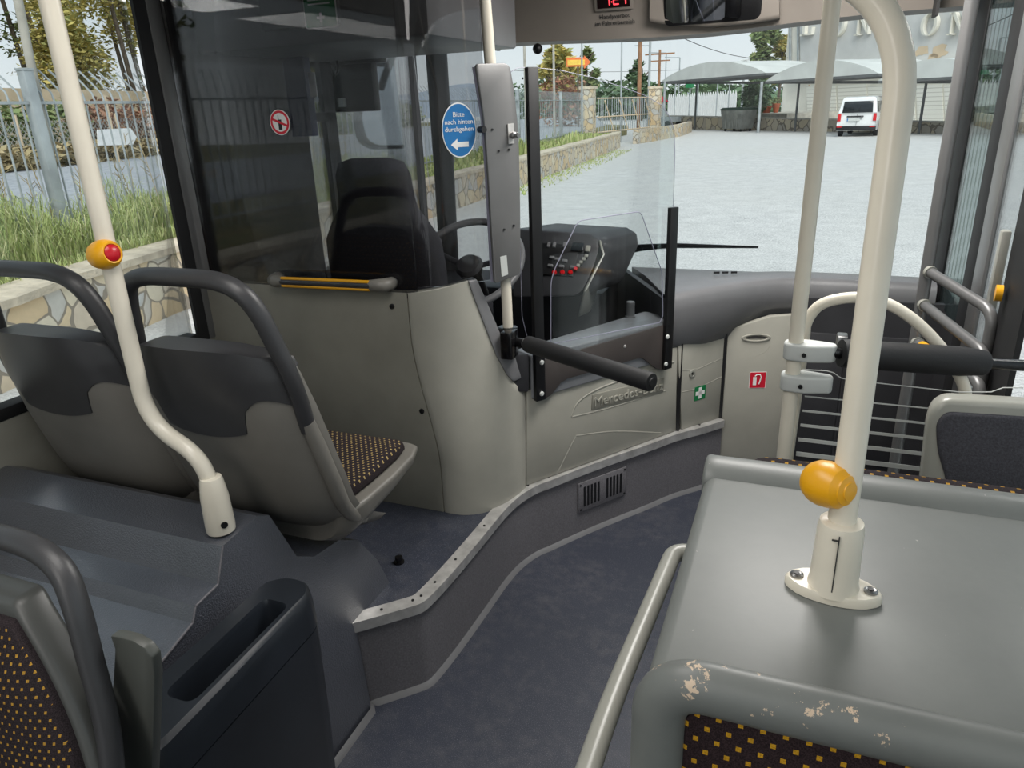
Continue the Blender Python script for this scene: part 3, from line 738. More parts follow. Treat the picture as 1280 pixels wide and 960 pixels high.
# ---- grey metal strip pillar on the white pole
mp = thing('metal_door_post', 'tall flat grey metal post beside the blue notice, rivets down its face', 'post', dg(630, 350, .02))
pl = rpoly([dg(592, 80, .015), dg(634, 79, .015), dg(640, 110, .015), dg(646, 170, .015), dg(648, 260, .015), dg(648, 342, .015), dg(616, 354, .015), dg(608, 220, .015), dg(603, 150, .015)], [.012, .02, .05, .05, .05, .015, .01, .05, .05], 4)
MB().prism(pl, DN*.012).build('face_plate', 'greymetal', mp, bevel=.003)
b = MB().prism([dg(x-3, y, .004) for x, y in ((593, 84), (604, 150), (609, 220), (616, 352))]+[dg(x, y, .004) for x, y in ((616, 352), (609, 220), (604, 150), (593, 84))], DN*.010); b.build('glass_edge', 'poly_edge', mp)
for x, y in ((615, 162), (623, 189), (636, 187), (630, 287), (642, 282)): q = dg(x, y, .027); MB().cyl(q, q+DN*.003, .0035, n=10).build('rivet', 'black', mp)
q = dg(604, 162, .03); MB().cyl(q-DN*.02, q+DN*.006, .009, n=12).build('stop_knob', 'black', mp)
c_ = dg(638, 167, .03); la = MB().prism([dg(634, 155, .028), dg(641, 154, .028), dg(642, 179, .028), dg(635, 180, .028)], DN*.004).build('latch_plate', 'alu', mp)
q = dg(642, 169, .034); MB().lathe([(.009, 0), (.011, .006), (.009, .012), (.005, .014), (.005, .024), (.008, .026), (.006, .032)], q-DD*.004, DN, 14).build('latch_knob', 'steel', la)
MB().prism([dg(625, 321, .0275), dg(633, 319, .0275), dg(635, 343, .0275), dg(627, 346, .0275)], DN*.001).build('instruction_label', 'bracketgrey', mp)
# ---- cab pole and black barrier arm
cp = thing('cab_pole', 'slim cream pole behind the grey metal post at the cab door', 'pole', dg(636, 446))
p1, p2, p3, p4 = dg(597, -40, -.02), dg(613, 82, -.02), dg(632, 350, -.005), dg(636, 446, -.005)
tp = V(p1); tp.z = 2.16
MB().tube(smooth([tp, p2, p3, p4], 6), .0165, n=18).build('pole_tube', 'cream', cp)
ba = thing('barrier_arm', 'black padded barrier arm pointing into the aisle from the cab pole', 'barrier', V((p4.x, p4.y, .86)))
jc = V((p4.x, p4.y, .848)); b = MB()
b.cyl(jc-UP*.045, jc+UP*.045, .033, n=24); b.obox(jc+(DD*-.02)+V((.03, -.02, 0)), V((.02, -.0, 0)), V((0, .03, 0)), UP*.044); b.build('clamp', 'black_gloss', ba, bevel=.004)
e0 = hit(688, 433, Z=.862); e1 = hit(815, 478, Z=.852); e0 = jc + (V((e1.x, e1.y, .852))-jc)*.155; e0.z = .855
dr = (e1-e0).normalized()
MB().tube([jc+dr*.02, e0+dr*.02], .012, n=10, r2=.016, upv=UP).build('link', 'black', ba)
MB().lathe([(.010, -.025), (.016, -.02), (.016, .0)], e0+dr*.01, dr, 16).build('collar', 'steel', ba)
MB().lathe([(.020, 0), (.0255, .004), (.0265, .012), (.0265, (e1-e0).length-.006), (.024, (e1-e0).length-.001), (.0135, (e1-e0).length), (.0125, (e1-e0).length+.003), (.001, (e1-e0).length+.003)], e0, dr, 28).build('grip', 'rubber', ba, ang=45)

# ---- cab door: light panel, dark ledge, bracket plate, posts and clear screens
cd = thing('cab_door', 'light grey driver cab door with dark ledge and raised maker name', 'door', dg(750, 560))
def zt(px): return dg(px, 0)
pl = [dg(658, 609, -.004), dg(845, 541, -.004), dg(847, 434, -.004), dg(772, 458, -.004), dg(659, 488, -.004)]
for p in pl[:2]: p.z = PZ+.006
MB().prism(pl, -DN*.03).build('door_panel', 'panel', cd, bevel=.004)
# soft relief lines pressed in the panel
b = MB()
b.tube(smooth([dg(714, 520, -.0062), dg(722, 503, -.0062), (dg(745, 487, -.0062)), dg(790, 470, -.0062), dg(842, 452, -.0062)], 5), .0045, n=8); b.tube(smooth([dg(714, 521, -.0062), dg(760, 510, -.0062), dg(832, 488, -.0062)], 5), .0038, n=8)
b.tube(smooth([dg(697, 590, -.0062), dg(718, 548, -.0062), dg(724, 544, -.0062), dg(770, 539, -.0062), dg(826, 541, -.0062)], 5), .0035, n=8)
b.build('pressed_lines', 'panel', cd)
a, c_ = dg(740, 503, -.002), dg(830, 481, -.002); ex = (c_-a).normalized()
ex = V((DD.x, DD.y, ex.z/ max(1e-6, math.hypot(ex.x, ex.y)))).normalized(); ctr = (a+c_)/2
upn = (UP-ex*ex.z).normalized()
MB().obox(ctr-DN*.002, ex*(c_-a).length*.5, DN*.003, upn*.030).build('name_plate', 'panel_wall', cd, bevel=.002)
mlen = (c_-a).length*.95; tx = text('lettering', 'Mercedes-Benz', .052, 'panel', ctr+DN*.0015-upn*.002, ex, upn, cd, ext=.003)
w0 = max(v.co.dot(ex) for v in tx.data.vertices)-min(v.co.dot(ex) for v in tx.data.vertices)
k = mlen/w0
for v in tx.data.vertices: dlt = v.co-ctr; v.co += ex*(dlt.dot(ex)*(k-1))
# ledge block: plan wedge along the door, going back into the cab
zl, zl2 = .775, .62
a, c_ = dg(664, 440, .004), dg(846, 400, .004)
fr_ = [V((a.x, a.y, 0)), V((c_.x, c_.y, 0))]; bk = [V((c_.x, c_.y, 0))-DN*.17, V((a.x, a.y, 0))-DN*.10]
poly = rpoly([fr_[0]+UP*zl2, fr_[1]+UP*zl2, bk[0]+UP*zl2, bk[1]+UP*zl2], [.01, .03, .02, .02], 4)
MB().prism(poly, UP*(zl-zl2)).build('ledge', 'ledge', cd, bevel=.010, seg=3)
q = hit(788, 396, Z=zl); MB().lathe([(.0205, 0), (.0205, .004), (.016, .005), (.016, .046), (.017, .048), (.016, .060), (.011, .062)], q, UP, 24).build('knob', 'dash', cd, ang=50)
pl = [dg(672, 451, .006), dg(690, 447, .006), dg(828, 406, .006), dg(829, 462, .006), dg(820, 461, .006), dg(803, 448, .006), dg(798, 447, .006), dg(708, 473, .006), dg(700, 478, .006), dg(688, 493, .006), dg(680, 498, .006), dg(668, 499, .006)]
MB().prism(pl, DN*.006).build('bracket_plate', 'bracket', cd, bevel=.0015)
q = dg(781, 433, .012); MB().lathe([(.006, 0), (.005, .003), (.001, .004)], q, DN, 12).build('bolt', 'alu', cd)
for name, pts_, scr in (('screen_post', ((660, 84), (672, 84), (679, 498), (667, 500)), ((677, 453), (677, 492))), ('screen_post', ((834, 259), (843, 259), (836, 459), (827, 461)), ((834, 421), (832, 455)))):
    pp = [dg(x, y, .012) for x, y in pts_]
    cx0 = (pp[2]+pp[3])/2; cx1 = (pp[0]+pp[1])/2; cx1 = V((cx0.x, cx0.y, cx1.z)); w = ((pp[1]-pp[0]).length + (pp[2]-pp[3]).length)*.25
    po = MB().obox((cx0+cx1)/2+DN*.008, DD*w, DN*.009, UP*(cx1.z-cx0.z)*.5).build(name, 'black', cd, bevel=.0015)
    for x, y in scr: q = dg(x, y, .030); MB().lathe([(.0085, 0), (.0085, .003), (.006, .006), (.0015, .006)], q, DN, 14).build('screw', 'bracketgrey', po)
sg = thing('clear_screen', 'large clear plastic screen with a curved top between two black posts', 'screen', dg(750, 440))
pts = [dg(x, y, .006) for x, y in ((635, 100), (638, 90), (646, 85), (664, 84), (700, 88), (740, 97), (775, 108), (805, 119), (826, 131), (836, 145), (842, 163), (843, 190), (840, 300), (830, 410), (760, 440), (690, 470), (672, 480), (664, 440), (656, 412), (652, 395), (651, 360), (648, 260), (642, 130))]
MB().prism(pts, DN*.005).build('sheet', 'screen_clear', sg, smooth=False)
MB().tube([p+DN*.0025 for p in pts], .001, n=6, close=True).build('polished_edge', 'poly_edge', sg)
q = dg(653, 98, .011); MB().cyl(q, q+DN*.002, .003, n=10).build('screw', 'black', sg)
s2 = thing('clear_screen', 'smaller clear plastic screen with sloped shoulders in front of the dash', 'screen', dg(760, 470, .03))
pts = rpoly([dg(688, 430, .034), dg(688, 352, .034), dg(693, 335, .034), dg(722, 276, .034), dg(800, 264, .034), dg(827, 340, .034), dg(828, 395, .034), dg(824, 403, .034)], [.01, .02, .02, .02, .02, .02, .01, .005], 4)
MB().prism(pts, DN*.005).build('sheet', 'clear', s2, smooth=False)
MB().tube([p+DN*.0025 for p in pts], .0016, n=6, close=True).build('polished_edge', 'poly_edge', s2)
# gap strip between door and first aid locker
q = V((DB[0], DB[1], 0)); struct(MB().box((q.x-.012, q.y-.004, PZ), (q.x+.002, q.y+.03, .70)).build('trim_13', 'black'))

# ---- first aid locker and the extinguisher panel
lk = thing('first_aid_locker', 'light grey locker with round lock and green first aid sticker', 'locker', eg(875, 530))
pl = [eg(852, 538), eg(901, 526), eg(908, 413), eg(848, 433)]
for p in pl[:2]: p.z = PZ+.005
pl[2].z = pl[3].z+.03
MB().prism(pl, -EN*.03).build('locker_door', 'panel', lk, bevel=.004)
b = MB(); b.tube([eg(851, 463, -.003), eg(872, 461, -.003), eg(903, 447, -.003)], .004, n=8); b.tube([eg(851, 490, -.003), eg(870, 486, -.003), eg(903, 470, -.003)], .004, n=8); b.build('pressed_lines', 'panel', lk)
q = eg(865, 467); MB().lathe([(.017, 0), (.016, .004), (.010, .005), (.009, .002)], q, EN, 20).build('lock', 'greyrail', lk); MB().cyl(q, q+EN*.005, .004, n=10).build('keyhole', 'black', lk)
q = eg(875, 491, .001); MB().obox(q, ED*.030, EN*.0006, UP*.030).build('sticker_backing', 'green_sticker', lk)
b = MB().obox(q+EN*.001, ED*.024, EN*.0005, UP*.008); b.obox(q+EN*.001, ED*.008, EN*.0005, UP*.024); b.build('white_cross', 'whitepaint', lk)
xp = thing('entrance_panel', 'tall light grey panel with oval grip and red extinguisher sticker', 'panel', (-.13, 3.0, 0))
FA, FB = (-.250, 2.937), (.03, 3.03)
FD = V((FB[0]-FA[0], FB[1]-FA[1], 0)).normalized(); FN = V((FD.y, -FD.x, 0))
def fg(px, py, off=0.0): return hitp(px, py, FA, FB, off)
bp = [V((FA[0]+.004, FA[1], .0)), V((FB[0], FB[1], .0))]; tz = fg(908, 412).z; tz2 = fg(985, 408).z+.02
pl = [bp[0], bp[1], V((FB[0], FB[1], tz2+.03)), V((FA[0]+.16, FA[1]+.053, tz2+.022)), V((FA[0]+.004, FA[1], tz))]
MB().prism(pl, -FN*.03).build('panel_sheet', 'panel', xp, bevel=.004)
q = fg(945, 422); ovl = lambda k, o: [q+FN*o+FD*(.052*k*math.cos(2*math.pi*i/32))+UP*(.014*k*math.sin(2*math.pi*i/32)) for i in range(32)]
MB().rings([ovl(1.15, 0), ovl(1.08, .006), ovl(.9, .006), ovl(.82, .001), ovl(.5, .0005)], cap=True).build('oval_grip', 'panel', xp)
MB().prism([q+FN*.0022+FD*(.042*math.cos(math.pi*i/16))+UP*(.0095*math.sin(math.pi*i/16)-.002) for i in range(17)], FN*.001).build('grip_recess', 'seam', xp)
q = fg(947, 475, .001); MB().obox(q, FD*.034, FN*.0006, UP*.036).build('sticker_backing', 'whitepaint', xp)
MB().obox(q+FN*.0008, FD*.032, FN*.0004, UP*.034).build('red_field', 'red_sticker', xp)
b = MB().obox(q+FN*.0016-FD*.012-UP*.004, FD*.007, FN*.0004, UP*.018)
b.tube([q+FN*.0016+FD*x+UP*z for x, z in ((-.012, .017), (-.004, .025), (.008, .024), (.013, .014), (.010, -.002), (.006, -.018))], .0026, n=6); b.build('extinguisher_symbol', 'whitepaint', xp)
b = MB(); b.tube(smooth([fg(908, 455, -.003), fg(935, 448, -.003), fg(955, 440, -.003), fg(962, 432, -.003)], 4), .004, n=8); b.build('pressed_line', 'panel', xp)
struct(MB().box((-.262, 2.925, 0), (-.246, 2.96, tz)).build('trim_14', 'black'))
# dark panel right of it under the dash
struct(MB().box((.03, 3.06, -.02), (XR, 3.09, .80)).build('wall_front_lower', 'dash_dark'))
b = MB()
for x0, x1 in ((.035, .20), (.21, .44)): b.box((x0, 3.052, .10), (x1, 3.062, .66))
struct(b.build('trim_15', 'dash_dark', bevel=.004))

# ---- dashboard
da = thing('dashboard', 'broad grey moulded dashboard under the windscreen', 'dashboard', (-.2, 3.2, .6))
front = [(-.446, 2.695), (-.40, 2.742), (-.33, 2.815), (-.255, 2.895), (-.16, 2.985), (-.06, 3.045), (.06, 3.075), (.25, 3.085), (XR-.03, 3.085)]
fs = smooth([V((x, y, 0)) for x, y in front], 4); n = len(fs)
def tang(i): a, c_ = fs[max(i-1, 0)], fs[min(i+1, n-1)]; t_ = (c_-a).normalized(); return V((t_.y, -t_.x, 0))
rings = []
for i, p in enumerate(fs):
    u = i/(n-1); nn = tang(i); zt_ = .868 + .008*math.sin(u*3); zl_ = .665 + .085*sstep((u-.25)/.35) - .03*sstep((u-.75)/.25)
    ub = max(.40, min(1, (p.x+1.86)/2.36)); yb_ = 3.58
    back = V((p.x + (.0 if u > .35 else -.34*(1-u/.35)), yb_, 0))
    rr = [p + nn*-.004 + UP*zl_, p + nn*.006 + UP*(zl_+.01), p + nn*.008 + UP*(zt_-.06), p + nn*.004 + UP*(zt_-.025), p - nn*.012 + UP*(zt_-.006), p - nn*.035 + UP*zt_]
    rr += [(p-nn*.035).lerp(back, .5)+UP*(zt_-.03), back+UP*.785, back+UP*.5, p - nn*.06 + UP*.55]
    rings.append(rr)
MB().rings(rings).build('main_moulding', 'dash', da, ang=50)
q = hit(877, 350, Z=.85)
b = MB()
for k in range(3): b.obox(V((-.33+k*.035, 3.17+k*.01, .8625)), V((.012, .004, 0)), V((0, .004, 0)), UP*.004)
b.build('vent_slots', 'black', da)
# driver side of the dash: dark wall and the shelf in front of the wheel
struct(MB().prism([V((-.45, 2.72, PZ)), V((-.455, 2.72, .855)), V((-.84, 3.56, .80)), V((-.84, 3.56, PZ))], (-.02, -.012, 0)).build('wall_cab_side', 'dash_dark'))
struct(MB().box((-1.84, 3.22, PZ), (-.84, 3.6, .735)).build('wall_cab_front', 'dash_dark', bevel=.02))
ib = thing('instrument_cluster', 'dark dashboard instrument pod with red buttons and small screen', 'instrument panel', (-.95, 3.0, .8))
# pod: sloped face towards the driver, pale right side
def ip(px, py, Y): return hit(px, py, Y=Y)
face = [ip(640, 372, 2.86), ip(640, 286, 3.04), ip(735, 292, 3.04), ip(748, 300, 3.03), ip(750, 316, 2.99), ip(728, 362, 2.86), ip(720, 371, 2.85)]
dv = V((.10, .32, -.02))
MB().prism(face, dv).build('pod_body', 'dash_dark', ib, bevel=.012)
sd = [ip(748, 300, 3.02), ip(751, 318, 2.98), ip(729, 364, 2.855), ip(722, 396, 2.90), ip(735, 390, 3.05), ip(751, 345, 3.2), ip(752, 306, 3.2)]
MB().prism(sd, V((.012, -.004, .002))).build('side_cheek', 'greyrail', ib, bevel=.006)
A_, B_, C_ = ip(690, 300, 3.02), ip(742, 303, 3.02), ip(690, 362, 2.87)
fx_ = (B_-A_).normalized(); fz = (A_-C_); fz = (fz - fx_*fz.dot(fx_)).normalized(); fn_ = fx_.cross(fz)
if fn_.dot(EYE-A_) < 0: fn_ = -fn_
def on(px, py, o=.0):
    d = ray(px, py); return EYE + d*((A_+fn_*o-EYE).dot(fn_)/d.dot(fn_))
def key(px, py, w, h, mat, name, o=.012, th=.006): return MB().obox(on(px, py, o), fx_*w, fn_*th, fz*h).build(name, mat, ib, bevel=.002)
key(697, 325, .085, .075, 'black', 'face_panel', .008, .005)
key(722, 309, .026, .020, 'dark_glass', 'display', .016); key(735, 311, .010, .014, 'greyrail', 'card_slot', .016)
for x, y in ((686, 306), (693, 306), (706, 306)): key(x, y, .006, .012, 'dash', 'switch', .016)
for x, y in ((690, 322), (697, 324), (706, 326), (688, 332), (702, 333), (716, 334)): key(x, y, .011, .006, 'dash', 'switch', .017)
for k in range(5): key(733-3.4*k, 320+4.0*k, .007, .007, 'greyrail' if k < 4 else 'red_sticker', 'switch', .018)
for x in (693, 703, 713): q = on(x, 341, .014); MB().lathe([(.011, 0), (.011, .006), (.008, .010), (.001, .011)], q, fn_, 14).build('red_button', 'red_lamp', ib)
# steering wheel and column
sw = thing('steering_wheel', 'black steering wheel partly hidden behind the grey metal post', 'steering wheel', (-1.33, 2.80, .93))
wc = V((-1.325, 2.80, .94)); wn = V((.05, -.62, .78)).normalized(); wx = V((1, 0, .0)) - wn*wn.x; wx.normalize(); wy = wn.cross(wx)
MB().tube([wc+wx*.235*math.cos(2*math.pi*i/48)+wy*.235*math.sin(2*math.pi*i/48) for i in range(48)], .016, n=12, close=True).build('rim', 'dash', sw)
b = MB()
for a in (.3, 2.84, 4.71): b.tube([wc+wx*.05*math.cos(a)+wy*.05*math.sin(a)-wn*.03, wc+wx*.23*math.cos(a)+wy*.23*math.sin(a)], .014, r2=.008, n=10, upv=wn)
b.build('spokes', 'dash_dark', sw); MB().lathe([(.001, .0), (.05, -.004), (.062, -.02), (.05, -.06)], wc, wn, 20).build('hub', 'dash_dark', sw)
MB().tube([wc-wn*.05, wc-wn*.2, V((-1.32, 3.10, PZ+.02))], .04, n=14).build('column', 'black', sw)
# driver seat
ds = thing('driver_seat', 'black high-backed driver seat behind the smoked glass', 'seat', (-1.50, 2.45, PZ))
sec = [(.62, .235, .07), (.80, .245, .075), (1.0, .25, .075), (1.10, .243, .07), (1.17, .20, .06), (1.215, .165, .055), (1.26, .155, .055), (1.34, .15, .055), (1.385, .13, .045), (1.40, .08, .02)]
def sring(z, w, d): yy = 2.47-.10*(z-.6); return [V((-1.50+w*math.copysign(abs(math.cos(a))**.55, math.cos(a)), yy+d*math.copysign(abs(math.sin(a))**.7, math.sin(a)), z)) for a in [2*math.pi*i/36 for i in range(36)]]
MB().rings([sring(*s_) for s_ in sec]).build('backrest', 'charcoal_cloth', ds, ang=80)
b = MB().box((-1.745, 2.46, .66), (-1.255, 2.92, .78)); b.build('seat_cushion', 'charcoal_cloth', ds, bevel=.04, seg=3); MB().lathe([(.2, PZ), (.16, PZ+.2), (.22, .66)], (-1.50, 2.66, 0)).build('pedestal', 'black', ds)
# cab rear cabinet overhead with green first aid sign, blind, coat hook, papers
struct(MB().box((XL, 2.05, 1.755), (-1.05, 2.75, 2.16)).build('trim_16', 'dash', bevel=.01))
b = MB().box((-1.62, 2.035, 1.80), (-1.335, 2.055, 2.12)); tag(b.build('overhead_hatch', 'dash', bevel=.012), 'dark hatch door above the driver carrying a green sign', 'hatch')
q = hit(399, 12, Y=2.033); a, c_ = hit(383, 37, Y=2.033), hit(416, -30, Y=2.033)
sg = thing('first_aid_sign', 'green sign with white cross on the hatch above the driver', 'sign', V(((a.x+c_.x)/2, 2.033, (a.z+c_.z)/2)))
MB().prism(rpoly([V((x, 2.034, z)) for x, z in ((a.x, a.z), (c_.x, a.z), (c_.x, c_.z), (a.x, c_.z))], .01), (0, -.002, 0)).build('backing', 'whitepaint', sg)
MB().prism(rpoly([V((x, 2.0315, z)) for x, z in ((a.x+.003, a.z+.003), (c_.x-.003, a.z+.003), (c_.x-.003, c_.z-.003), (a.x+.003, c_.z-.003))], .008), (0, -.001, 0)).build('green_field', 'green_sticker', sg)
q = hit(401, 22, Y=2.03); b = MB().box((q.x-.013, 2.0293, q.z-.004), (q.x+.013, 2.0303, q.z+.004)); b.box((q.x-.004, 2.0293, q.z-.013), (q.x+.004, 2.0303, q.z+.013)); b.build('white_cross', 'whitepaint', sg)
b = MB()
for k in range(4): b.box((a.x+.018, 2.0296, q.z+.035+.011*k), (c_.x-.02-.006*(k % 2), 2.0303, q.z+.039+.011*k))
b.build('text_lines', 'whitepaint', sg)
a, c_ = hit(412, 141, Y=2.9), hit(467, 82, Y=2.9)
rb = MB().box((a.x, 2.88, a.z), (c_.x, 2.93, 1.98)); rb.box((a.x-.12, 2.86, c_.z+.01), (c_.x+.05, 2.93, c_.z+.10)); rbo = tag(rb.build('cab_monitor_box', 'black', bevel=.008), 'dark box hanging over the driver side window', 'box')
a = hit(428, 128, Y=2.878); b = MB().box((a.x-.018, 2.875, a.z-.018), (a.x+.018, 2.88, a.z+.018)); b.build('rating_label', 'bracketgrey', rbo)
a = hit(391, 106, Y=2.418); b = MB().box((a.x-.014, 2.4165, a.z-.042), (a.x+.014, 2.4205, a.z+.042)); note = b.build('paper_note', 'whitepaint')
a = hit(378, 128, Y=2.44); b = MB().box((a.x-.05, 2.42, a.z-.12), (a.x+.04, 2.46, 1.757)); nb = tag(b.build('notice_board', 'blue_sticker'), 'dark blue board behind the smoked glass with a small white note', 'board'); nb.data.materials[0] = pm('navy', (40, 46, 84), .5); note.parent = nb
a = hit(420, 68, Y=2.70); a.z = 1.748; tag(MB().tube(fillet([a+V((0, 0, .01)), a+V((0, 0, -.035)), a+V((.0, -.03, -.05)), a+V((0, -.035, -.02))], .012, 4), .006, n=8).build('coat_hook', 'black'), 'black coat hook under the overhead hatch', 'hook')

# ---- header fittings
from mathutils.bvhtree import BVHTree
hdo = bpy.data.objects['wall_front_header']; hbv = BVHTree.FromPolygons([v.co[:] for v in hdo.data.vertices], [p.vertices[:] for p in hdo.data.polygons])
def hp(px, py, off=.0):
    """point on the header panel on a sight line, lifted off its face (above the frame: the panel's own slope carried on)"""
    d = ray(px, py).normalized(); r = hbv.ray_cast(EYE, d)
    k = 0
    while r[0] is None and k < 40: k += 1; r = hbv.ray_cast(EYE, ray(px, py-k).normalized())
    return r[0] + V((0, -1, -.28)).normalized()*off
hx, hup = V((1, 0, 0)), V((0, -.10, .33)).normalized()
q = hp(768, -2, .012); ck = thing('clock_display', 'small red digital clock set in the header above the windscreen', 'clock', q)
MB().obox(q, hx*.082, hup.cross(hx)*.008, hup*.042).build('bezel', 'header', ck, bevel=.006)
MB().obox(q+(V((0, -1, -.3)).normalized())*.009, hx*.068, hup.cross(hx)*.002, hup*.030).build('screen', 'led_back', ck)
b = MB(); sgm = {'1': 'bc', '2': 'abged', ':': ''}
def seg7(ch, o, w, h):
    b = MB()
    nn = V((0, -1, -.3)).normalized()
    L = {'a': (0, h, w, 0), 'd': (0, -h, w, 0), 'g': (0, 0, w, 0), 'b': (w, h/2, 0, h/2), 'c': (w, -h/2, 0, h/2), 'f': (-w, h/2, 0, h/2), 'e': (-w, -h/2, 0, h/2)}
    for s_ in sgm[ch]:
        x, z, lx, lz = L[s_]; b.obox(o+hx*x+hup*z, hx*(lx*.86+.0024), nn*.0005, hup*(lz*.86+.0024))
    b.build('digit', 'led', ck)
base = q+V((0, -1, -.3)).normalized()*.0125
seg7('1', base+hx*-.026, .010, .018); seg7('2', base+hx*.012, .010, .018); seg7('1', base+hx*.042, .010, .018)
b = MB()
for z in (-.008, .008): b.obox(base+hx*-.006+hup*z, hx*.0022, V((0, .0005, 0)), hup*.0022)
b.build('colon', 'led', ck)
q = hp(769, 24, .004); wt = thing('header_inscription', 'dark German lettering on the header under the red clock', 'lettering', q)
for k, w in enumerate(('Handyverbot', 'im Fahrerbereich')): text('lettering', w, .0245, 'seam', hp(768.5+.5*k, 19.8+8.2*k, .006), hx, hup, wt)
q = hp(676, 61, .02); 
tag(MB().ball((hit(672, 61, Y=3.28)), (.022, .02, .022)).build('sensor_knob', 'black'), 'small black knob under the left of the header', 'knob')
a, c_ = hp(832, 24, .05), hp(952, 18, .05); ctr = hp(892, 2, .05)
mr = thing('interior_mirror', 'wide interior mirror in a dark frame set into the header', 'mirror', ctr)
nn = V((0, -1, -.30)).normalized(); w = (c_-a).length*.5
out = lambda k, o: rpoly([ctr+nn*o+hx*(x*w*k)+hup*z for x, z in ((-1, -.068*k), (1, -.068*k), (1, .068), (-1, .068))], [.03, .03, .01, .01], 5)
MB().prism(out(1.0, -.06), nn*.065).build('housing', 'black', mr, bevel=.004)
mg = NT('mirror'); mg.b.inputs['Metallic'].default_value = 1; mg.b.inputs['Roughness'].default_value = .03; mg.b.inputs['Base Color'].default_value = (.75, .78, .8, 1)
def mir(u, v):
    x = (-.95+u*1.3)*w; z = -.058+v*.115; return ctr + nn*(.008 - .02*(u-.5)**2 + .01*v) + hx*x + hup*z
MB().sheet(mir, 10, 4, nn*-.003).build('mirror_glass', 'mirror', mr)
b = MB().obox(ctr+nn*.012+hx*w*.44+hup*.0, hx*.03, nn*.02, hup*.05); b.build('camera_unit', 'black_gloss', mr, bevel=.006)
b = MB(); b.rings([[hp(x, y, o) for x, y, o in ((x0, 26-.035*(x0-832)*0+y0, .0), (x0, 26+y0-4, .045), (x0, y0+16, .05), (x0, y0-20, .04))] for x0, y0 in ((815, 2), (835, 6), (890, 8), (940, 4), (975, -2))]); struct(b.build('trim_17', 'header', ang=70))

# ---- right side: slim pole, barrier, curved rail, clear door screen, rear facing seat back
SX, SY = .008, 1.764
pt = thing('grab_pole', 'slim cream grab pole with two grey clamps beside the entrance', 'pole', (SX, SY, 0))
MB().cyl((SX, SY, 0), (SX, SY, 2.16), .0172, n=20).build('pole_tube', 'cream', pt)
for py, k in ((438, 0), (477, 1)):
    z = hit(1000, py, Y=SY).z; b = MB()
    pl = [V((SX-.026, SY-.022, z)), V((SX+.03, SY-.030, z)), V((SX+.085, SY-.015, z)), V((SX+.092, SY, z)), V((SX+.085, SY+.015, z)), V((SX+.03, SY+.03, z)), V((SX-.026, SY+.022, z))]
    b.prism([p-UP*.021 for p in rpoly(pl, [.018, .01, .012, .012, .012, .01, .018], 4)], UP*.042)
    c_ = b.build('clamp', 'bracketgrey', pt, bevel=.006, seg=3); q = V((SX+.02, SY-.0285, z-.002)); MB().cyl(q, q+V((0, -.004, 0)), .0055, n=6).build('clamp_bolt', 'black', c_)
ba = thing('barrier_arm', 'black barrier rod with thick grey foam grip across the entrance', 'barrier', (SX, SY, .98))
r0 = V((SX+.08, SY, hit(1030, 440, Y=SY).z)); r1 = hit(1282, 457, X=XR-.01)
dr = (r1-r0).normalized(); MB().cyl(r0-dr*.02, r1, .0135, n=16).build('rod', 'black_gloss', ba)
def near(px, py):
    """distance along the rod that a sight line passes"""
    d = ray(px, py).normalized(); w = r0-EYE; a = dr.dot(d); return (a*d.dot(w)-dr.dot(w))/(1-a*a)
g0, g1 = near(1050, 443), near(1232, 452)
MB().lathe([(.022, 0), (.032, .002), (.034, .02), (.0345, g1-g0-.06), (.030, g1-g0-.008), (.027, g1-g0), (.014, g1-g0)], r0+dr*g0, dr, 28).build('foam_grip', 'rubber', ba, ang=50)
b = MB().obox(hit(1052, 428, Y=SY+.06), V((.012, 0, 0)), V((0, .02, 0)), UP*.02); b.build('latch', 'steel', ba, bevel=.004)
RY = 1.875
pts = [hit(x, y, Y=RY) for x, y in ((1001, 440), (1003, 415), (1009, 397), (1022, 382), (1044, 374), (1075, 372), (1108, 380), (1140, 400), (1170, 430), (1194, 464), (1205, 495))]
pts = [V((SX, RY, .35))] + [V((p.x+.004, p.y, p.z)) for p in pts]; last = pts[-1]; pts += [V((last.x+.012, RY, last.z-.10)), V((last.x+.014, RY, .30))]
for p in pts: p.x = max(p.x, SX+.003)
tag(MB().tube(smooth(pts, 5), .0135, n=16).build('hoop_rail', 'cream'), 'cream hoop shaped rail behind the thick barrier foam', 'rail')
cs = thing('striped_screen', 'clear door screen with white horizontal stripes under the barrier', 'screen', (.2, 1.80, .4))
CY = 1.80
top = [hit(x, y, Y=CY) for x, y in ((1003, 462), (1033, 463.5), (1042, 466), (1051, 472.5), (1062, 475), (1199, 490), (1239, 490), (1254, 484.6), (1279, 484.6))]
zb_ = .02
pts = [V((top[0].x, CY, zb_))] + top + [V((top[-1].x, CY, zb_))]
MB().prism(pts, (0, .005, 0)).build('sheet', 'clear', cs, smooth=False)
MB().tube(top, .0014, n=6).build('polished_edge', 'bracketgrey', cs)
b = MB()
for k in range(8):
    z0 = hit(1002, 495+18.2*k, Y=CY).z; x0 = top[0].x+.012; h_ = .0016+.0011*k
    b.box((x0-.004*k*.3, CY-.0008, z0-h_), (top[-1].x-.01, CY, z0+h_))
b.build('stripes', 'bracketgrey', cs)
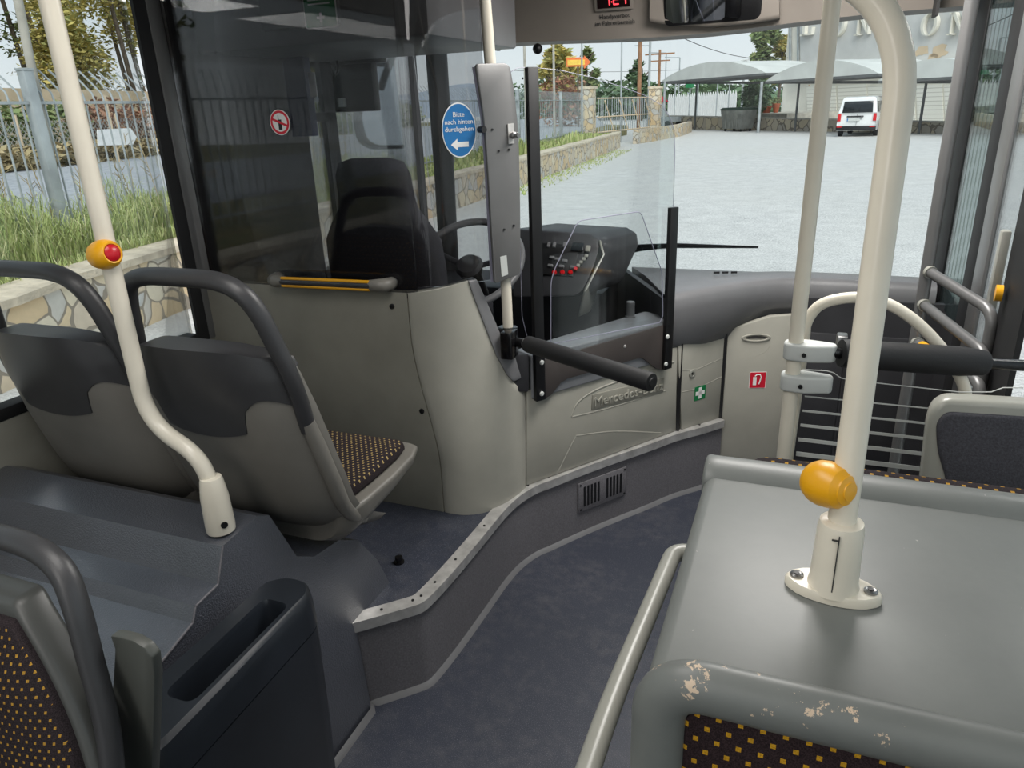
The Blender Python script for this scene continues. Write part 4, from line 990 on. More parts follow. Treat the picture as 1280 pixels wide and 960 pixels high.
# rear facing seat back
YS = 1.60
def yl(z): return YS + .16*(z-.75)
def sh(px, py): p = hit(px, py, Y=YS); p = hit(px, py, Y=yl(p.z)); return p
rs_ = thing('bus_seat', 'seat back at the right edge with plain charcoal cloth in a pale grey shell', 'seat', (.4, 1.6, 0))
pl = [sh(1140, 700), sh(1152, 600), sh(1160, 528), sh(1166, 510), sh(1182, 499), sh(1330, 508), sh(1330, 700)]
for p in pl: p.x = min(p.x, XR-.015)
MB().prism(rpoly(pl, [0, .05, .03, .02, .03, .0, 0], 4), (0, .05, .0)).build('shell', 'greyrail', rs_, bevel=.012, seg=3)
pl = [sh(1190, 700), sh(1183, 600), sh(1171, 562), sh(1170, 528), sh(1182, 514), sh(1330, 524), sh(1330, 700)]
for p in pl: p.x = min(p.x, XR-.02); p.y -= .008
MB().prism(rpoly(pl, [0, .03, .03, .02, .02, 0, 0], 4), (0, .03, 0)).build('back_pad', 'charcoal_cloth', rs_, bevel=.007, seg=3)
MB().box((.31, 1.66, 0), (XR-.01, 1.76, .42)).build('foot', 'arch', rs_, bevel=.01)
# dark stanchion and its hand rails
TX, TY = .371, 2.568
pt = thing('door_stanchion', 'dark grey metal stanchion with three bent hand rails at the door', 'pole', (TX, TY, 0))
MB().cyl((TX, TY, 0), (TX, TY, 2.16), .0185, n=20).build('pole_tube', 'greymetal', pt)
def zst(py): return hitz(py)
for (y0, q1, drop) in ((338, hit(1243, 390, X=.505), .30), (379, hit(1234, 443, X=.495), .22), (428, hit(1228, 480, X=.49), .2)):
    z = hit(1164 if y0 < 350 else 1156, y0, Y=TY).z
    s_ = V((TX, TY, z)); p_ = fillet([s_, q1, q1-UP*drop], .05, 8)
    h_ = MB().tube(p_, .0155, n=16).build('hand_rail', 'greymetal', pt)
    MB().cyl(s_+(q1-s_).normalized()*.012, s_+(q1-s_).normalized()*.024, .020, n=16).build('rail_collar', 'greyrail', h_)
    if y0 == 428:
        a = s_+(q1-s_)*.12; MB().tube([a, s_+(q1-s_)*.45], .0163, n=16).build('yellow_sleeve', 'yellow', h_)
MB().lathe([(.03, 0), (.03, .02), (.024, .05), (.02, .06)], (TX, TY, 0)).build('foot_socket', 'greymetal', pt)
# right wall, entrance door and corner window
py0, py1 = hit(1237, 320, X=XR).y, hit(1211, 320, X=XR).y
ay0, ay1 = hit(1183, 320, X=XR).y, hit(1170, 320, X=XR).y
by0, by1 = hit(1280, 395, X=XR).y, hit(1256, 360, X=XR).y
struct(MB().box((XR, -3.5, 0), (XR+.06, by0-.02, .80)).build('wall_right', 'panel_wall'))
struct(MB().box((XR, -3.5, 1.98), (XR+.06, 3.5, 2.16)).build('wall_right_top', 'header'))
struct(MB().box((XR+.03, -3.5, .80), (XR+.036, by0-.02, 1.98)).build('window_5', 'glass'))
b = MB().box((XR-.004, py0+(py1-py0)*.45, 0), (XR+.008, py1, 2.16)); struct(b.build('trim_18', 'rubber', bevel=.002))
b = MB().box((XR-.007, py0, 0), (XR+.006, py0+(py1-py0)*.45, 2.16)); struct(b.build('trim_19', 'greymetal', bevel=.003))
struct(MB().box((XR-.004, ay0, .6), (XR+.010, ay1, 2.16)).build('trim_20', 'rubber', bevel=.002))
struct(MB().box((XR, py1, -.2), (XR+.06, 3.52, .78)).build('wall_right_corner', 'dash_dark'))
cw = struct(MB().box((XR+.000, py1, .78), (XR+.004, ay0, 2.0)).build('window_4', 'glass_green'))
b = MB()
for k in range(6): y = py1+.05+(ay0-py1-.08)*k/5; b.box((XR-.0012, y-.0006, .80), (XR-.0006, y+.0006, 1.98))
b.build('heating_wires', 'seam', cw)
struct(MB().box((XR+.002, ay1, .78), (XR+.006, 3.56, 2.1)).build('window_6', 'glass'))
dn = MB().box((XR-.004, by0, .02), (XR+.010, by1, 2.16)); dn.box((XR, by1, .02), (XR+.01, py0, .10)); dn.box((XR, by1, 2.02), (XR+.01, py0, 2.16)); d1 = struct(dn.build('door_1', 'rubber'))
MB().box((XR+.002, by1, .10), (XR+.005, py0, 2.02)).build('door_pane', 'glass', d1)
a = hit(1252, 345, X=XR-.01)
db = thing('door_handle_column', 'grey upright door handle with yellow knob beside the black door post', 'handle', (XR-.02, a.y, .9))
b = MB().obox(V((XR-.016, a.y+.02, a.z)), V((.012, 0, 0)), V((0, .016, 0)), UP*.12); b.build('grip', 'greyrail', db, bevel=.006)
q = hit(1244, 366, X=XR-.03); MB().cyl(q, q+V((.016, -.002, 0)), .022, n=16).build('yellow_knob', 'yellow', db)
# wipers outside the windscreen
wp = thing('wiper', 'black windscreen wiper resting along the bottom of the glass', 'wiper', hit(850, 312, Y=3.72))
w = lambda x, y: hit(x, y, Y=3.70)
MB().tube([w(752, 318), w(800, 309), w(845, 307), w(948, 309)], .009, n=8, r2=.019, rs=[1.0, 1.2, 1, .4]).build('blade', 'black', wp)
MB().tube([w(752, 324), w(775, 318), w(800, 312), w(850, 306)], .009, n=8).build('wiper_arm', 'black_gloss', wp)
MB().tube([w(838, 305), w(900, 307), w(948, 308.5)], .004, n=8).build('wiper_rubber', 'rubber', wp)
# exterior mirrors
a = V((.98, 0, 0)); c_ = hit(1249, 45, X=.95)
em = thing('exterior_mirror', 'dark exterior mirror seen through the corner window', 'mirror', c_)
pl = [hit(x, y, X=.95) for x, y in ((1236, -60), (1231, 60), (1233, 88), (1240, 92), (1258, 92), (1268, -60))]
MB().prism(rpoly(pl, [.0, .02, .04, .04, .02, 0], 4), V((.05, .05, 0))).build('housing', 'dark_teal', em, bevel=.01)
MB().tube([c_+V((.02, .03, .25)), c_+V((-.2, .2, .55)), V((XR+.05, 3.45, 2.1))], .02, n=10).build('mirror_arm', 'black', em)
c_ = hit(478, 135, X=-2.25)
em = thing('exterior_mirror', 'large exterior mirror seen through the smoked glass beside the driver', 'mirror', c_)
pl = [hit(x, y, X=-2.25-.0016*(187-y)) for x, y in ((460, 78), (449, 150), (455, 178), (470, 187), (506, 186), (494, 78))]
MB().prism(rpoly(pl, [.02, .03, .05, .05, .02, 0], 4), V((-.06, .02, 0))).build('housing', 'black', em, bevel=.01)
pl2 = [p.lerp(c_, .10)+V((.004, 0, 0)) for p in pl]; mb = MB().prism(rpoly(pl2, [.02, .03, .05, .05, .02, 0], 4), V((.003, 0, 0))); mb.build('mirror_glass', 'mirror', em)
MB().tube([c_+V((-.03, .05, .1)), c_+V((.05, .3, .5)), V((-1.95, 3.5, 2.05))], .02, n=10).build('mirror_arm', 'black', em)

# ================================================================== OUTSIDE
GZ = -.35
b = MB(); b.face([(-140, -40, GZ), (140, -40, GZ), (140, 220, GZ), (-140, 220, GZ)]); struct(b.build('ground', 'gravel'))
# raised bed behind the stone wall, verge and road
wl = [(-4.6, -7.5), (-5.35, 2.4), (-5.86, 4.4), (-6.10, 5.6), (-6.55, 11), (-7.14, 20.56), (-7.75, 28), (-8.35, 34.8), (-8.6, 36.0)]
bed = [V((x-.12, y, GZ)) for x, y in wl] + [V((-10.6, 36.6, GZ)), V((-11.5, 50, GZ)), V((-40, 90, GZ)), V((-90, 90, GZ)), V((-90, -30, GZ)), V((-5, -30, GZ))]
struct(MB().prism(bed, (0, 0, .60)).build('ground_bed', 'soil', smooth=False))
road = [(-9.0, -30), (-9.2, 0), (-9.25, 6), (-9.6, 14), (-10.6, 31.5), (-13, 50), (-24, 88), (-40, 88), (-30, 45), (-25.6, 24.2), (-23.3, 15.9), (-20, 4), (-17, -30)]
struct(MB().prism([V((x, y, .24)) for x, y in road], (0, 0, .03)).build('road', 'asphalt', smooth=False))
def along(pts, w, z0, z1):
    b = MB(); n = len(pts); P = [V((x, y, 0)) for x, y in pts]; rg = []
    for i, p in enumerate(P):
        a, c_ = P[max(i-1, 0)], P[min(i+1, n-1)]; t_ = (c_-a).normalized(); nn = V((t_.y, -t_.x, 0))
        rg.append([p+UP*z0, p-nn*w+UP*z0, p-nn*w+UP*z1, p+UP*z1])
    return b.rings(rg)
sw_ = thing('garden_wall', 'long low retaining wall of pale rubble stone along the left', 'wall', (-6.1, 5.6, GZ))
tag(sw_, kind='thing')
def dens(pts, s=1.0):
    out = []
    for (x0, y0), (x1, y1) in zip(pts, pts[1:]):
        k = max(1, int(math.hypot(x1-x0, y1-y0)/s)); out += [(x0+(x1-x0)*i/k, y0+(y1-y0)*i/k) for i in range(k)]
    return out+[pts[-1]]
along(wl, .32, GZ-.02, .27).build('stone_face', 'stonewall', sw_, smooth=False)
cb = along([(x+.03, y) for x, y in dens(wl, .55)], .42, .27, .335)
for v in cb.bm.verts: v.co.z += .018*mnoise.noise(v.co*3.1); v.co.x += .03*mnoise.noise(v.co*2.3+V((9, 0, 0)))
cb.build('cap_stones', 'capstone', sw_, smooth=False)
# railings
fence = [(-6.55, -6.0), (-7.15, 0.6), (-7.62, hit(32, 93, X=-7.62).y), (-8.1, 11.2), (-8.65, 17.5), (-9.2, 24), (-9.8, 30.5), (-10.3, 35.8)]
FT = 2.11
def rail_section(a, c_, label):
    a, c_ = V((a[0], a[1], 0)), V((c_[0], c_[1], 0)); L = (c_-a).length; d = (c_-a)/L; nrm = V((d.y, -d.x, 0))
    f_ = thing('railing_section', label, 'railing', a+UP*.24, 'roadside railing sections')
    b = MB(); n = int(L/(.135 if a.y < 9 else .20))
    for i in range(1, n):
        p = a + d*(L*i/n)
        b.tube([p+UP*.30, p+UP*(FT-.32), p+nrm*-.02+UP*(FT-.22), p-nrm*.09+d*-.05+UP*(FT-.10), p-nrm*.17+d*-.10+UP*(FT+.02)], .011 if a.y < 9 else .009, n=5)
    b.build('bars', 'galv', f_)
    b = MB()
    for z in (.42, FT-.32): b.obox((a+c_)/2+UP*z, d*L*.5, nrm*.02, UP*.015)
    b.build('cross_rails', 'galv', f_)
    b = MB().box((a.x-.055, a.y-.055, .24), (a.x+.055, a.y+.055, FT)); b.build('post', 'galv', f_, bevel=.006)
    b = MB().obox(a+UP*FT, V((.06, 0, 0)), V((0, .06, 0)), UP*.012); b.build('post_cap', 'galv', f_)
where = ['outside the near left behind the seats', 'just behind the left side windows', 'in the left window, carrying the wide grey post', 'seen through the smoked partition glass', 'beyond the driver seat through the smoked glass', 'between the blue notice and the clear screen', 'behind the clear screen, ending at the stone pillar']
for i in range(len(fence)-1): rail_section(fence[i], fence[i+1], 'grey metal bar railing with bent tips '+where[i])
q = hit(60, 130, X=-7.9)
tag(MB().tube([V((-7.74, hit(60, 200, X=-7.74).y, .2)), V((-7.74, hit(51, 130, X=-7.74).y, 2.2)), V((-7.74, hit(26, 0, X=-7.74).y, 3.3)), V((-7.74, hit(18, -60, X=-7.74).y, 4.2))], .045, n=10).build('old_post', 'concrete'), 'old pale wooden post leaning beside the wide grey fence post', 'post')
# far side of the road: hedge, chain-link fence, plaster wall, arrow sign
def foliage(b, c, r, n, s, flat=.5):
    for _ in range(n):
        while True:
            p = V((random.uniform(-1, 1), random.uniform(-1, 1), random.uniform(-1, 1)))
            if .25 < p.length < 1: break
        p = V((c[0]+p.x*r[0], c[1]+p.y*r[1], c[2]+p.z*r[2])); a = random.uniform(0, 6.28); k = s*random.uniform(.6, 1.3)
        u = V((math.cos(a), math.sin(a), random.uniform(-.7, .7)))*k; v = V((-math.sin(a)*.6, math.cos(a)*.6, random.uniform(-.8, .8)))*k*.6
        b.face([p-u, p-v, p+u, p+v])
def hedge(y0, y1, x, h, mat, n, s):
    b = MB()
    for _ in range(n):
        y = random.uniform(y0, y1); z = .3+h*random.random()**.8*(1+.25*mnoise.noise(V((y*.8, 0, 3)))); foliage(b, (x-.11*(y-15)*0+random.uniform(-.6, .6)-.27*(y-16), y, z), (.3, .3, .3), 5, s)
    return b
hx_ = -24.5
tag(hedge(6, 21.5, hx_, 1.9, 'leaf_green', 900, .16).build('hedge', 'leaf_green', recalc=False), 'green hedge beyond the road, seen through the left window', 'hedge', kind='thing')
tag(hedge(21.0, 27, hx_, 1.9, 'leaf_red', 420, .15).build('hedge', 'leaf_red', recalc=False), 'reddish autumn shrub beyond the road beside the arrow board', 'hedge', kind='thing')
tag(hedge(27, 75, hx_, 2.0, 'leaf_green', 1000, .24).build('hedge', 'leaf_green', recalc=False), 'green hedge beyond the road, seen through the smoked glass', 'hedge', kind='thing')
tag(hedge(5, 40, hx_+.9, .55, 'drygrass', 1500, .16).build('dry_grass', 'drygrass', recalc=False), 'dry brown grass along the far road edge', 'grass', kind='stuff')
pl = [V((-23.6+2.2*1.2, 6, .27)), V((-23.6-.27*14-2, 36, .27))]
cf = thing('chain_link_fence', 'chain-link fence with pale posts in front of the hedge', 'fence', (-24, 16, .3))
p0, p1 = V((-23.75+2.6, 6, .3)), V((-23.75-2.9, 26.5, .3))
b = MB(); b.face([p0, p1, p1+UP*1.45, p0+UP*1.45]); b.build('mesh_panel', 'chainlink', cf, smooth=False)
for k in range(8):
    p = p0.lerp(p1, (k+.5)/8); MB().cyl(p, p+UP*1.65, .06, n=8).build('post', 'beige_plaster', cf)
tag(MB().prism([V((-27.5, 6, .2)), V((-33.5, 34, .2)), V((-33.7, 34, .2)), V((-27.7, 6, .2))], (0, 0, 2.9)).build('plaster_wall', 'beige_plaster'), 'long beige plaster wall behind the hedge beyond the road', 'wall', kind='thing')
a = [hit(x, y, X=-23) for x, y in ((122, 162), (163, 160), (171, 171), (166, 181), (123, 182))]
ar = thing('arrow_board', 'blank white arrow shaped board across the road', 'sign', a[4]-UP*.5)
MB().prism(a, (-.04, 0, 0)).build('board', 'whitepaint', ar); q = (a[1]+a[4])/2
MB().box((q.x-.12, q.y-.05, .27), (q.x-.05, q.y+.05, a[0].z+1.1)).build('post', 'beige_plaster', ar)
# trees beyond
def tree(x, y, h, cr, tr, mat, n, s, label, cat='tree', z0=.25, group=None, lean=0, nm='tree', lo=.38):
    t_ = thing(nm, label, cat, (x, y, z0), group); b = MB(); top = V((x+lean, y, z0+h*.93))
    mid = V((x+lean*.4+random.uniform(-.1, .1)*cr, y, z0+h*.5)); b.tube(smooth([V((x, y, z0)), mid, top], 5), tr, n=7, rs=[1-.07*i for i in range(11)])
    for _ in range(4):
        zz = random.uniform(.45, .8); p = V((x+lean*zz, y, z0+h*zz)); e = p+V((random.uniform(-1, 1)*cr*.7, random.uniform(-1, 1)*cr*.7, h*.14)); b.tube([p, e], tr*.35, n=5)
    b.build('trunk', 'bark', t_)
    b = MB(); k = max(6, n//60)
    for _ in range(k):
        a = random.uniform(0, 6.28); rr = cr*random.random()**.5*.85; zz = random.uniform(lo, 1.0); wv = math.sin(math.pi*min(1, max(.12, (1.06-zz)/(1.1-lo)*.9)))
        foliage(b, (x+lean*zz+math.cos(a)*rr*wv, y+math.sin(a)*rr*wv, z0+h*zz), (cr*.36, cr*.36, cr*.32), n//k, s)
    b.build('crown', mat, t_, recalc=False)
plist = [(-40, 17, 17, 5.0, 'leaf_green'), (-40, 24.5, 16, 4.6, 'leaf_green'), (-36, 29.5, 6.4, 2.3, 'leaf_yellow')]
nm = ['broad green tree at the far left edge of the window', 'broad green tree behind the grey fence post', 'small yellowing tree just right of the left cream pole']
for (x, y, h, cr, m_), l in zip(plist, nm): tree(x, y, h, cr, .28, m_, 11000, .14, l, lo=.14)
k = 0
for i in range(30):
    y = 25+i*1.25; x = -41-.30*(y-30)+(i % 3)*3+random.uniform(-1.5, 1.5)
    tree(x, y, random.uniform(15, 19), random.uniform(1.5, 2.2), .17, random.choice(('leaf_yellow', 'leaf_green', 'leaf_yellow')), 1500, .17, 'tall slim leaning tree in the row beyond the road', 'tree', group='tall slim trees beyond the road', lean=-2.2, nm='slim_tree', lo=.30)
for i in range(6):
    y = 60+i*5; tree(-46-.5*(y-60)*.5+random.uniform(-2, 2), y, 9, 3.2, .2, 'leaf_green', 900, .5, 'distant green tree beyond the road behind the cab', 'tree', group='distant trees behind the cab')
for i, y in enumerate((-24, -17, -10, -3, 4, 11)): tree(-31-(i % 2)*5, y, 13, 4.6, .28, ('leaf_green', 'leaf_yellow')[i % 2], 2600, .30, 'broad tree out of view across the road, added to darken the smoked glass reflection', 'tree', group='trees mirrored in the smoked glass', lo=.12)  # out-of-view trees added to darken the reflection in the smoked glass
# grass in the bed near the left windows
b = MB()
def blade(b, x, y, z, h, w, bend):
    a = random.uniform(0, 6.28); d = V((math.cos(a), math.sin(a), 0)); s_ = V((-d.y, d.x, 0))*w; p = V((x, y, z)); P = [p, p+UP*h*.5+d*bend*.25*h, p+UP*h*.85+d*bend*.6*h, p+UP*h*(.95-.3*bend)+d*bend*h]
    for (q0, k0), (q1, k1) in zip(zip(P, (1, .9, .6)), zip(P[1:], (.9, .6, .05))): b.face([q0-s_*k0, q0+s_*k0, q1+s_*k1, q1-s_*k1])
def wallx(y):
    for (x0, y0), (x1, y1) in zip(wl, wl[1:]):
        if y0 <= y <= y1: return x0+(x1-x0)*(y-y0)/(y1-y0)
    return wl[-1][0]
for _ in range(15000):
    y = random.uniform(1.5, 13); x = wallx(y)-.38-random.random()**1.3*2.6; cl = mnoise.noise(V((x*.9, y*.9, 1)))
    h = .22+.5*max(0, cl+.25)+random.random()*.16; h *= .5 if x > wallx(y)-.7 else 1.1; blade(b, x, y, .24, h, .0055, random.uniform(.2, .9))
for _ in range(4200):
    y = 13+random.random()**1.4*22; x = wallx(y)-.4-random.random()*2.0; cl = mnoise.noise(V((x*.7, y*.35, 4)))
    blade(b, x, y, .24, .12+.75*max(0, cl), .022, random.uniform(.1, .6))
for _ in range(900):
    y = random.uniform(16, 33); x = wallx(y)+.1+random.random()**2*.8; blade(b, x, y, GZ, .03+.05*random.random(), .015, .8)
tag(b.build('grass', 'grass', recalc=False), 'tall green grass in the raised bed behind the stone wall', 'grass', kind='stuff')
b = MB()
for _ in range(70):
    y = random.uniform(2.5, 12); x = wallx(y)-random.uniform(.9, 1.9); h = random.uniform(.8, 1.25); p = V((x, y, .24)); e = p+V((random.uniform(-.2, .2), random.uniform(-.2, .2), h)); b.tube([p, p.lerp(e, .5)+V((.02, 0, 0)), e], .004, n=4)
    for k in range(9): q = p.lerp(e, .6+.045*k); d = V((random.uniform(-.1, .1), random.uniform(-.1, .1), .07)); b.tube([q, q+d], .004, n=3)
tag(b.build('weed_stalks', 'drygrass', recalc=False), 'dry weed stalks with seed heads along the railing', 'weeds', kind='stuff')

# ---- far end of the yard
RA, RB = (-9.0+2.45, 52.6+2.35), (7.2+2.45, 35.6+2.35)
RD = V((RB[0]-RA[0], RB[1]-RA[1], 0)).normalized(); RN = V((RD.y, -RD.x, 0))
if RN.dot(V((RA[0], RA[1], 0))) > 0: RN = -RN
def rw(px, py, off=0.0):
    o = V((RA[0], RA[1], 0)) + RN*off; q = ray(px, py); return EYE + q*((o-EYE).dot(RN)/q.dot(RN))
W0 = [rw(818, 165), rw(1330, 178)]
yw = thing('yard_wall', 'low grey-brown rubble stone wall at the far end of the yard', 'wall', W0[0]); tag(yw, kind='thing')
a, c_, d_, e_ = rw(822, 145), rw(1330, 157), rw(1330, 182), rw(822, 170)
MB().prism([e_, d_, c_, a], -RN*.35).build('stone_face', 'stonewall_far', yw, smooth=False)
MB().prism([a-UP*.02, c_-UP*.02, c_+UP*.06, a+UP*.06], -RN*.45).build('coping', 'concrete', yw, smooth=False)
# carports
def carport(l, r_, peak, posts, label, base=98):
    """l, r_ eave pixels along the front, peak height pixel"""
    off = 2.3; A, B = rw(l, base, off), rw(r_, base-(r_-l)*.012, off); B.z = A.z = (A.z+B.z)/2; C_ = rw((l+r_)/2, peak, off)
    t_ = thing('carport', label, 'carport', V((A.x, A.y, GZ)), 'carports at the far end of the yard'); n = 14; depth = -RN*5.2
    top = [A.lerp(B, i/n)+UP*(C_.z-A.z)*math.sin(math.pi*i/n)**.8 for i in range(n+1)]
    b = MB(); b.prism(top, depth); b.build('canopy', 'canvas', t_, ang=30)
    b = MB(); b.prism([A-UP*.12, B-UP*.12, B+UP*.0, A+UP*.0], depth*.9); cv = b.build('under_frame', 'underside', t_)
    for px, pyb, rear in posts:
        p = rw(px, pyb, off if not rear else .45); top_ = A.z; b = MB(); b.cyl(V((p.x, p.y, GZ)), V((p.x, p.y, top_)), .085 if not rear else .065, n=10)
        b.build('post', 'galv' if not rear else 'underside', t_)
carport(826, 957, 77, ((829, 168, 0), (868, 165, 1)), 'leftmost white arched carport, beside the white shrine')
carport(957, 1098, 75, ((947, 172, 0), (993, 167, 1)), 'white arched carport between the dumpster and the van')
carport(1098, 1240, 73, ((1148, 168, 1),), 'white arched carport behind the thick cream pole')
carport(1240, 1390, 72, ((1240, 172, 0), (1292, 172, 1)), 'rightmost white arched carport, seen through the corner window')
a, c_ = rw(835, 105, .4), rw(1330, 104, .4); d = (c_-a).normalized()
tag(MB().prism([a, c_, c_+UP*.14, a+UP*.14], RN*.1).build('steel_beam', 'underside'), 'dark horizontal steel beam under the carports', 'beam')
# dumpster
off = 1.6; a, c_ = rw(903, 166, off), rw(926, 166, off); L = (c_-a).length; o_ = V((a.x, a.y, GZ)); ht = rw(914, 135, off).z
du = thing('dumpster', 'grey metal dumpster with dark lid on small wheels by the stone wall', 'dumpster', o_)
u_, w_ = RD if RD.dot(c_-a) > 0 else -RD, -RN
def ring(z, g, k=0): return [o_+u_*(-g)+w_*(-g)+UP*(z-GZ), o_+u_*(L+g)+w_*(-g)+UP*(z-GZ), o_+u_*(L+g)+w_*(.9+g)+UP*(z-GZ), o_-u_*g+w_*(.9+g)+UP*(z-GZ)]
MB().rings([ring(GZ+.16, .0), ring(ht-.32, .12), ring(ht-.12, .14)]).build('container', 'dumpster_grey', du, bevel=.02)
MB().rings([ring(ht-.12, .17), ring(ht-.06, .17), ring(ht+.02, .06)]).build('lid', 'dumpster_lid', du, bevel=.02)
for i in (.08, .92):
    for j in (.1, .8): q = o_+u_*L*i+w_*j+UP*.09; MB().cyl(q-u_*.03, q+u_*.03, .09, n=12).build('wheel', 'tyre', du)
b = MB()
for i in (.2, .4, .6, .8): q = o_+u_*L*i-w_*.08+UP*.5; b.obox(q, u_*.02, w_*.03, UP*.3)
b.build('ribs', 'dumpster_grey', du)
# white van
vp = hit(1068, 171, Z=GZ); ang = -.20
vn = thing('van', 'small white delivery van parked with its back to the bus', 'van', vp)
vu = V((math.cos(ang), math.sin(ang), 0)); vf = V((-math.sin(ang), math.cos(ang), 0))
def vv(x, y, z): return vp + vu*x + vf*y + UP*z
def vring(y, w, zs, h, tw): # rounded section
    return rpoly([vv(-w, y, zs), vv(-w, y, .95), vv(-w*.985, y, 1.05), vv(-tw, y, h), vv(tw, y, h), vv(w*.985, y, 1.05), vv(w, y, .95), vv(w, y, zs)], [.05, .1, .1, .14, .14, .1, .1, .05], 3)
b = MB(); b.rings([vring(.06, .86, .30, 1.02, .84), vring(.0, .87, .30, 1.10, .85), vring(.06, .885, .28, 1.50, .77), vring(.14, .89, .28, 1.80, .72), vring(.4, .895, .27, 1.83, .72), vring(2.6, .895, .27, 1.82, .72), vring(3.05, .895, .27, 1.50, .74), vring(3.35, .89, .27, 1.12, .80), vring(4.25, .86, .27, .98, .74), vring(4.38, .80, .32, .80, .7)])
b.build('body', 'van_white', vn, ang=35)
def vq(name, mat, x0, z0, x1, z1, y, t_, k=0, bev=.01): return MB().prism([vv(x0, y, z0), vv(x1, y, z0), vv(x1-k, y+(z1-z0)*.12, z1), vv(x0+k, y+(z1-z0)*.12, z1)], vf*t_).build(name, mat, vn, bevel=bev)
vq('rear_window', 'dark_glass', -.68, 1.10, .68, 1.62, -.025, .04, .05); vq('rear_bumper', 'black', -.89, .30, .89, .50, -.06, .14)
vq('tail_lamp', 'red_lamp', -.87, .72, -.72, 1.06, -.015, .06); vq('tail_lamp', 'red_lamp', .72, .72, .87, 1.06, -.015, .06)
vq('door_handle_bar', 'black', -.45, .90, .30, .96, -.02, .04); vq('number_plate', 'bracketgrey', -.38, .72, .14, .85, -.02, .03, 0, .0)
vq('plate_band', 'blue_sticker', -.42, .72, -.38, .85, -.02, .03, 0, 0); vq('door_gap', 'seam', -.006, .52, .006, 1.10, -.005, .02, 0, 0)
vq('reflector', 'red_lamp', -.85, .44, -.62, .49, -.07, .02, 0, 0); vq('reflector', 'red_lamp', .62, .44, .85, .49, -.07, .02, 0, 0)
q = vv(.22, -.012, .88); MB().lathe([(.06, 0), (.055, .012), (.001, .014)], q, -vf, 16).build('round_badge', 'steel', vn)
MB().tube([vv(.0, -.03, 1.12), vv(.10, .0, 1.35), vv(.16, .02, 1.46)], .012, n=6).build('rear_wiper', 'black', vn)
for s_ in (-1, 1):
    for y in (.85, 3.55): q = vv(s_*.80, y, .31); b = MB().lathe([(.20, -.1), (.31, -.09), (.32, 0), (.31, .09), (.2, .1)], q, vu, 20); b.build('wheel', 'tyre', vn)
    for y0, y1, z in ((.35, 1.3, 1), (1.4, 2.2, 1)):
        if s_ > 0: MB().prism([vv(.90, y0, 1.12), vv(.90, y1, 1.12), vv(.775, y1, 1.60), vv(.775, y0+.05, 1.60)], vu*.004).build('side_window', 'dark_glass', vn)
# building with raised letters
BO = -9.0
bd = thing('shop_building', 'large white flat building with peeling walls and roller shutters', 'building', rw(990, 150, BO))
def bq(name, mat, x0, y0, x1, y1, off, t_, zb=None):
    a, c_, d_, e_ = rw(x0, y1, off), rw(x1, y1, off), rw(x1, y0, off), rw(x0, y0, off)
    if zb is not None: a.z = c_.z = zb
    zt_ = (d_.z+e_.z)/2; d_.z = e_.z = zt_; zz = (a.z+c_.z)/2; a.z = c_.z = zz
    return MB().prism([a, c_, d_, e_], -RN*t_).build(name, mat, bd, smooth=False)
# one upright body, then bands set on it
a = rw(985, 40, BO); e = rw(1420, 40, BO)
MB().prism([V((a.x, a.y, GZ)), V((e.x, e.y, GZ)), V((e.x, e.y, 14)), V((a.x, a.y, 14))], -RN*14).build('main_walls', 'whitewall', bd, smooth=False)
bq('upper_panel', 'facade_grey', 1002, -60, 1420, 74, BO+.10, .1); bq('ledge', 'whitewall', 988, 75, 1420, 80, BO+.9, .9)
xs = [1006, 1021, 1045, 1083, 1143, 1178, 1213, 1250, 1290, 1330, 1380]
for x0, x1 in zip(xs, xs[1:]): bq('roller_shutter', 'shutter', x0+2, 106, x1-1, 170, BO+.08, .08, GZ)
for x in (990, 1000): bq('corner_pipe', 'galv', x-4, -60, x-2.5, 100, BO+.2, .15)
b = MB()
random.seed(11)
for x, y, r_ in ((1152, 64, 9), (1173, 66, 12), (1166, 72, 7), (1230, 60, 8)):
    c0 = rw(x, y, BO+.115); pts = []
    for i in range(14): a = 2*math.pi*i/14; k = r_*.046*random.uniform(.55, 1.15); pts.append(c0+RD*(k*1.3*math.cos(a))*(1 if RD.dot(CR) > 0 else -1)+UP*(k*.8*math.sin(a)))
    b.prism(pts, RN*.01)
b.build('peeled_patches', 'orange_plaster' if 'orange_plaster' in M else 'beige_plaster', bd, smooth=False)
# raised serif letters
def bar(x0, z0, x1, z1): return [(x0, z0), (x1, z0), (x1, z1), (x0, z1)]
def letter_polys(ch):
    if ch == 'L': return [bar(.16, 0, .34, 1), bar(.02, 0, .80, .07), bar(.02, .94, .48, 1), [(.70, .05), (.80, .05), (.84, .34), (.78, .34)]]
    if ch == 'N': return [bar(.14, 0, .21, 1), bar(.0, 0, .36, .06), bar(.0, .94, .26, 1), [(.10, 1), (.32, 1), (.88, 0), (.80, 0)], bar(.80, 0, .87, 1), bar(.66, .94, 1.0, 1)]
    if ch == 'D': return [bar(.14, 0, .33, 1), bar(.0, 0, .3, .06), bar(.0, .94, .3, 1)]
    return []
if RD.dot(CR) < 0: RD = -RD
def ringletter(b, c0, s, wid, t0, t1, half=False):
    n = 28; a0, a1 = (-math.pi/2, math.pi/2) if half else (0, 2*math.pi); outer = []; inner = []
    for i in range(n+1):
        a = a0+(a1-a0)*i/n; outer.append((wid*math.cos(a), .5+.52*math.sin(a))); inner.append(((wid-t0)*math.cos(a), .5+(.52-t1)*math.sin(a)))
    P = lambda q, d: c0+RD*(q[0]*s)+UP*(q[1]*s)+RN*d
    for i in range(n):
        o0, o1, i1, i0 = outer[i], outer[i+1], inner[i+1], inner[i]; b.prism([P(o0, 0), P(o1, 0), P(i1, 0), P(i0, 0)], RN*.3)
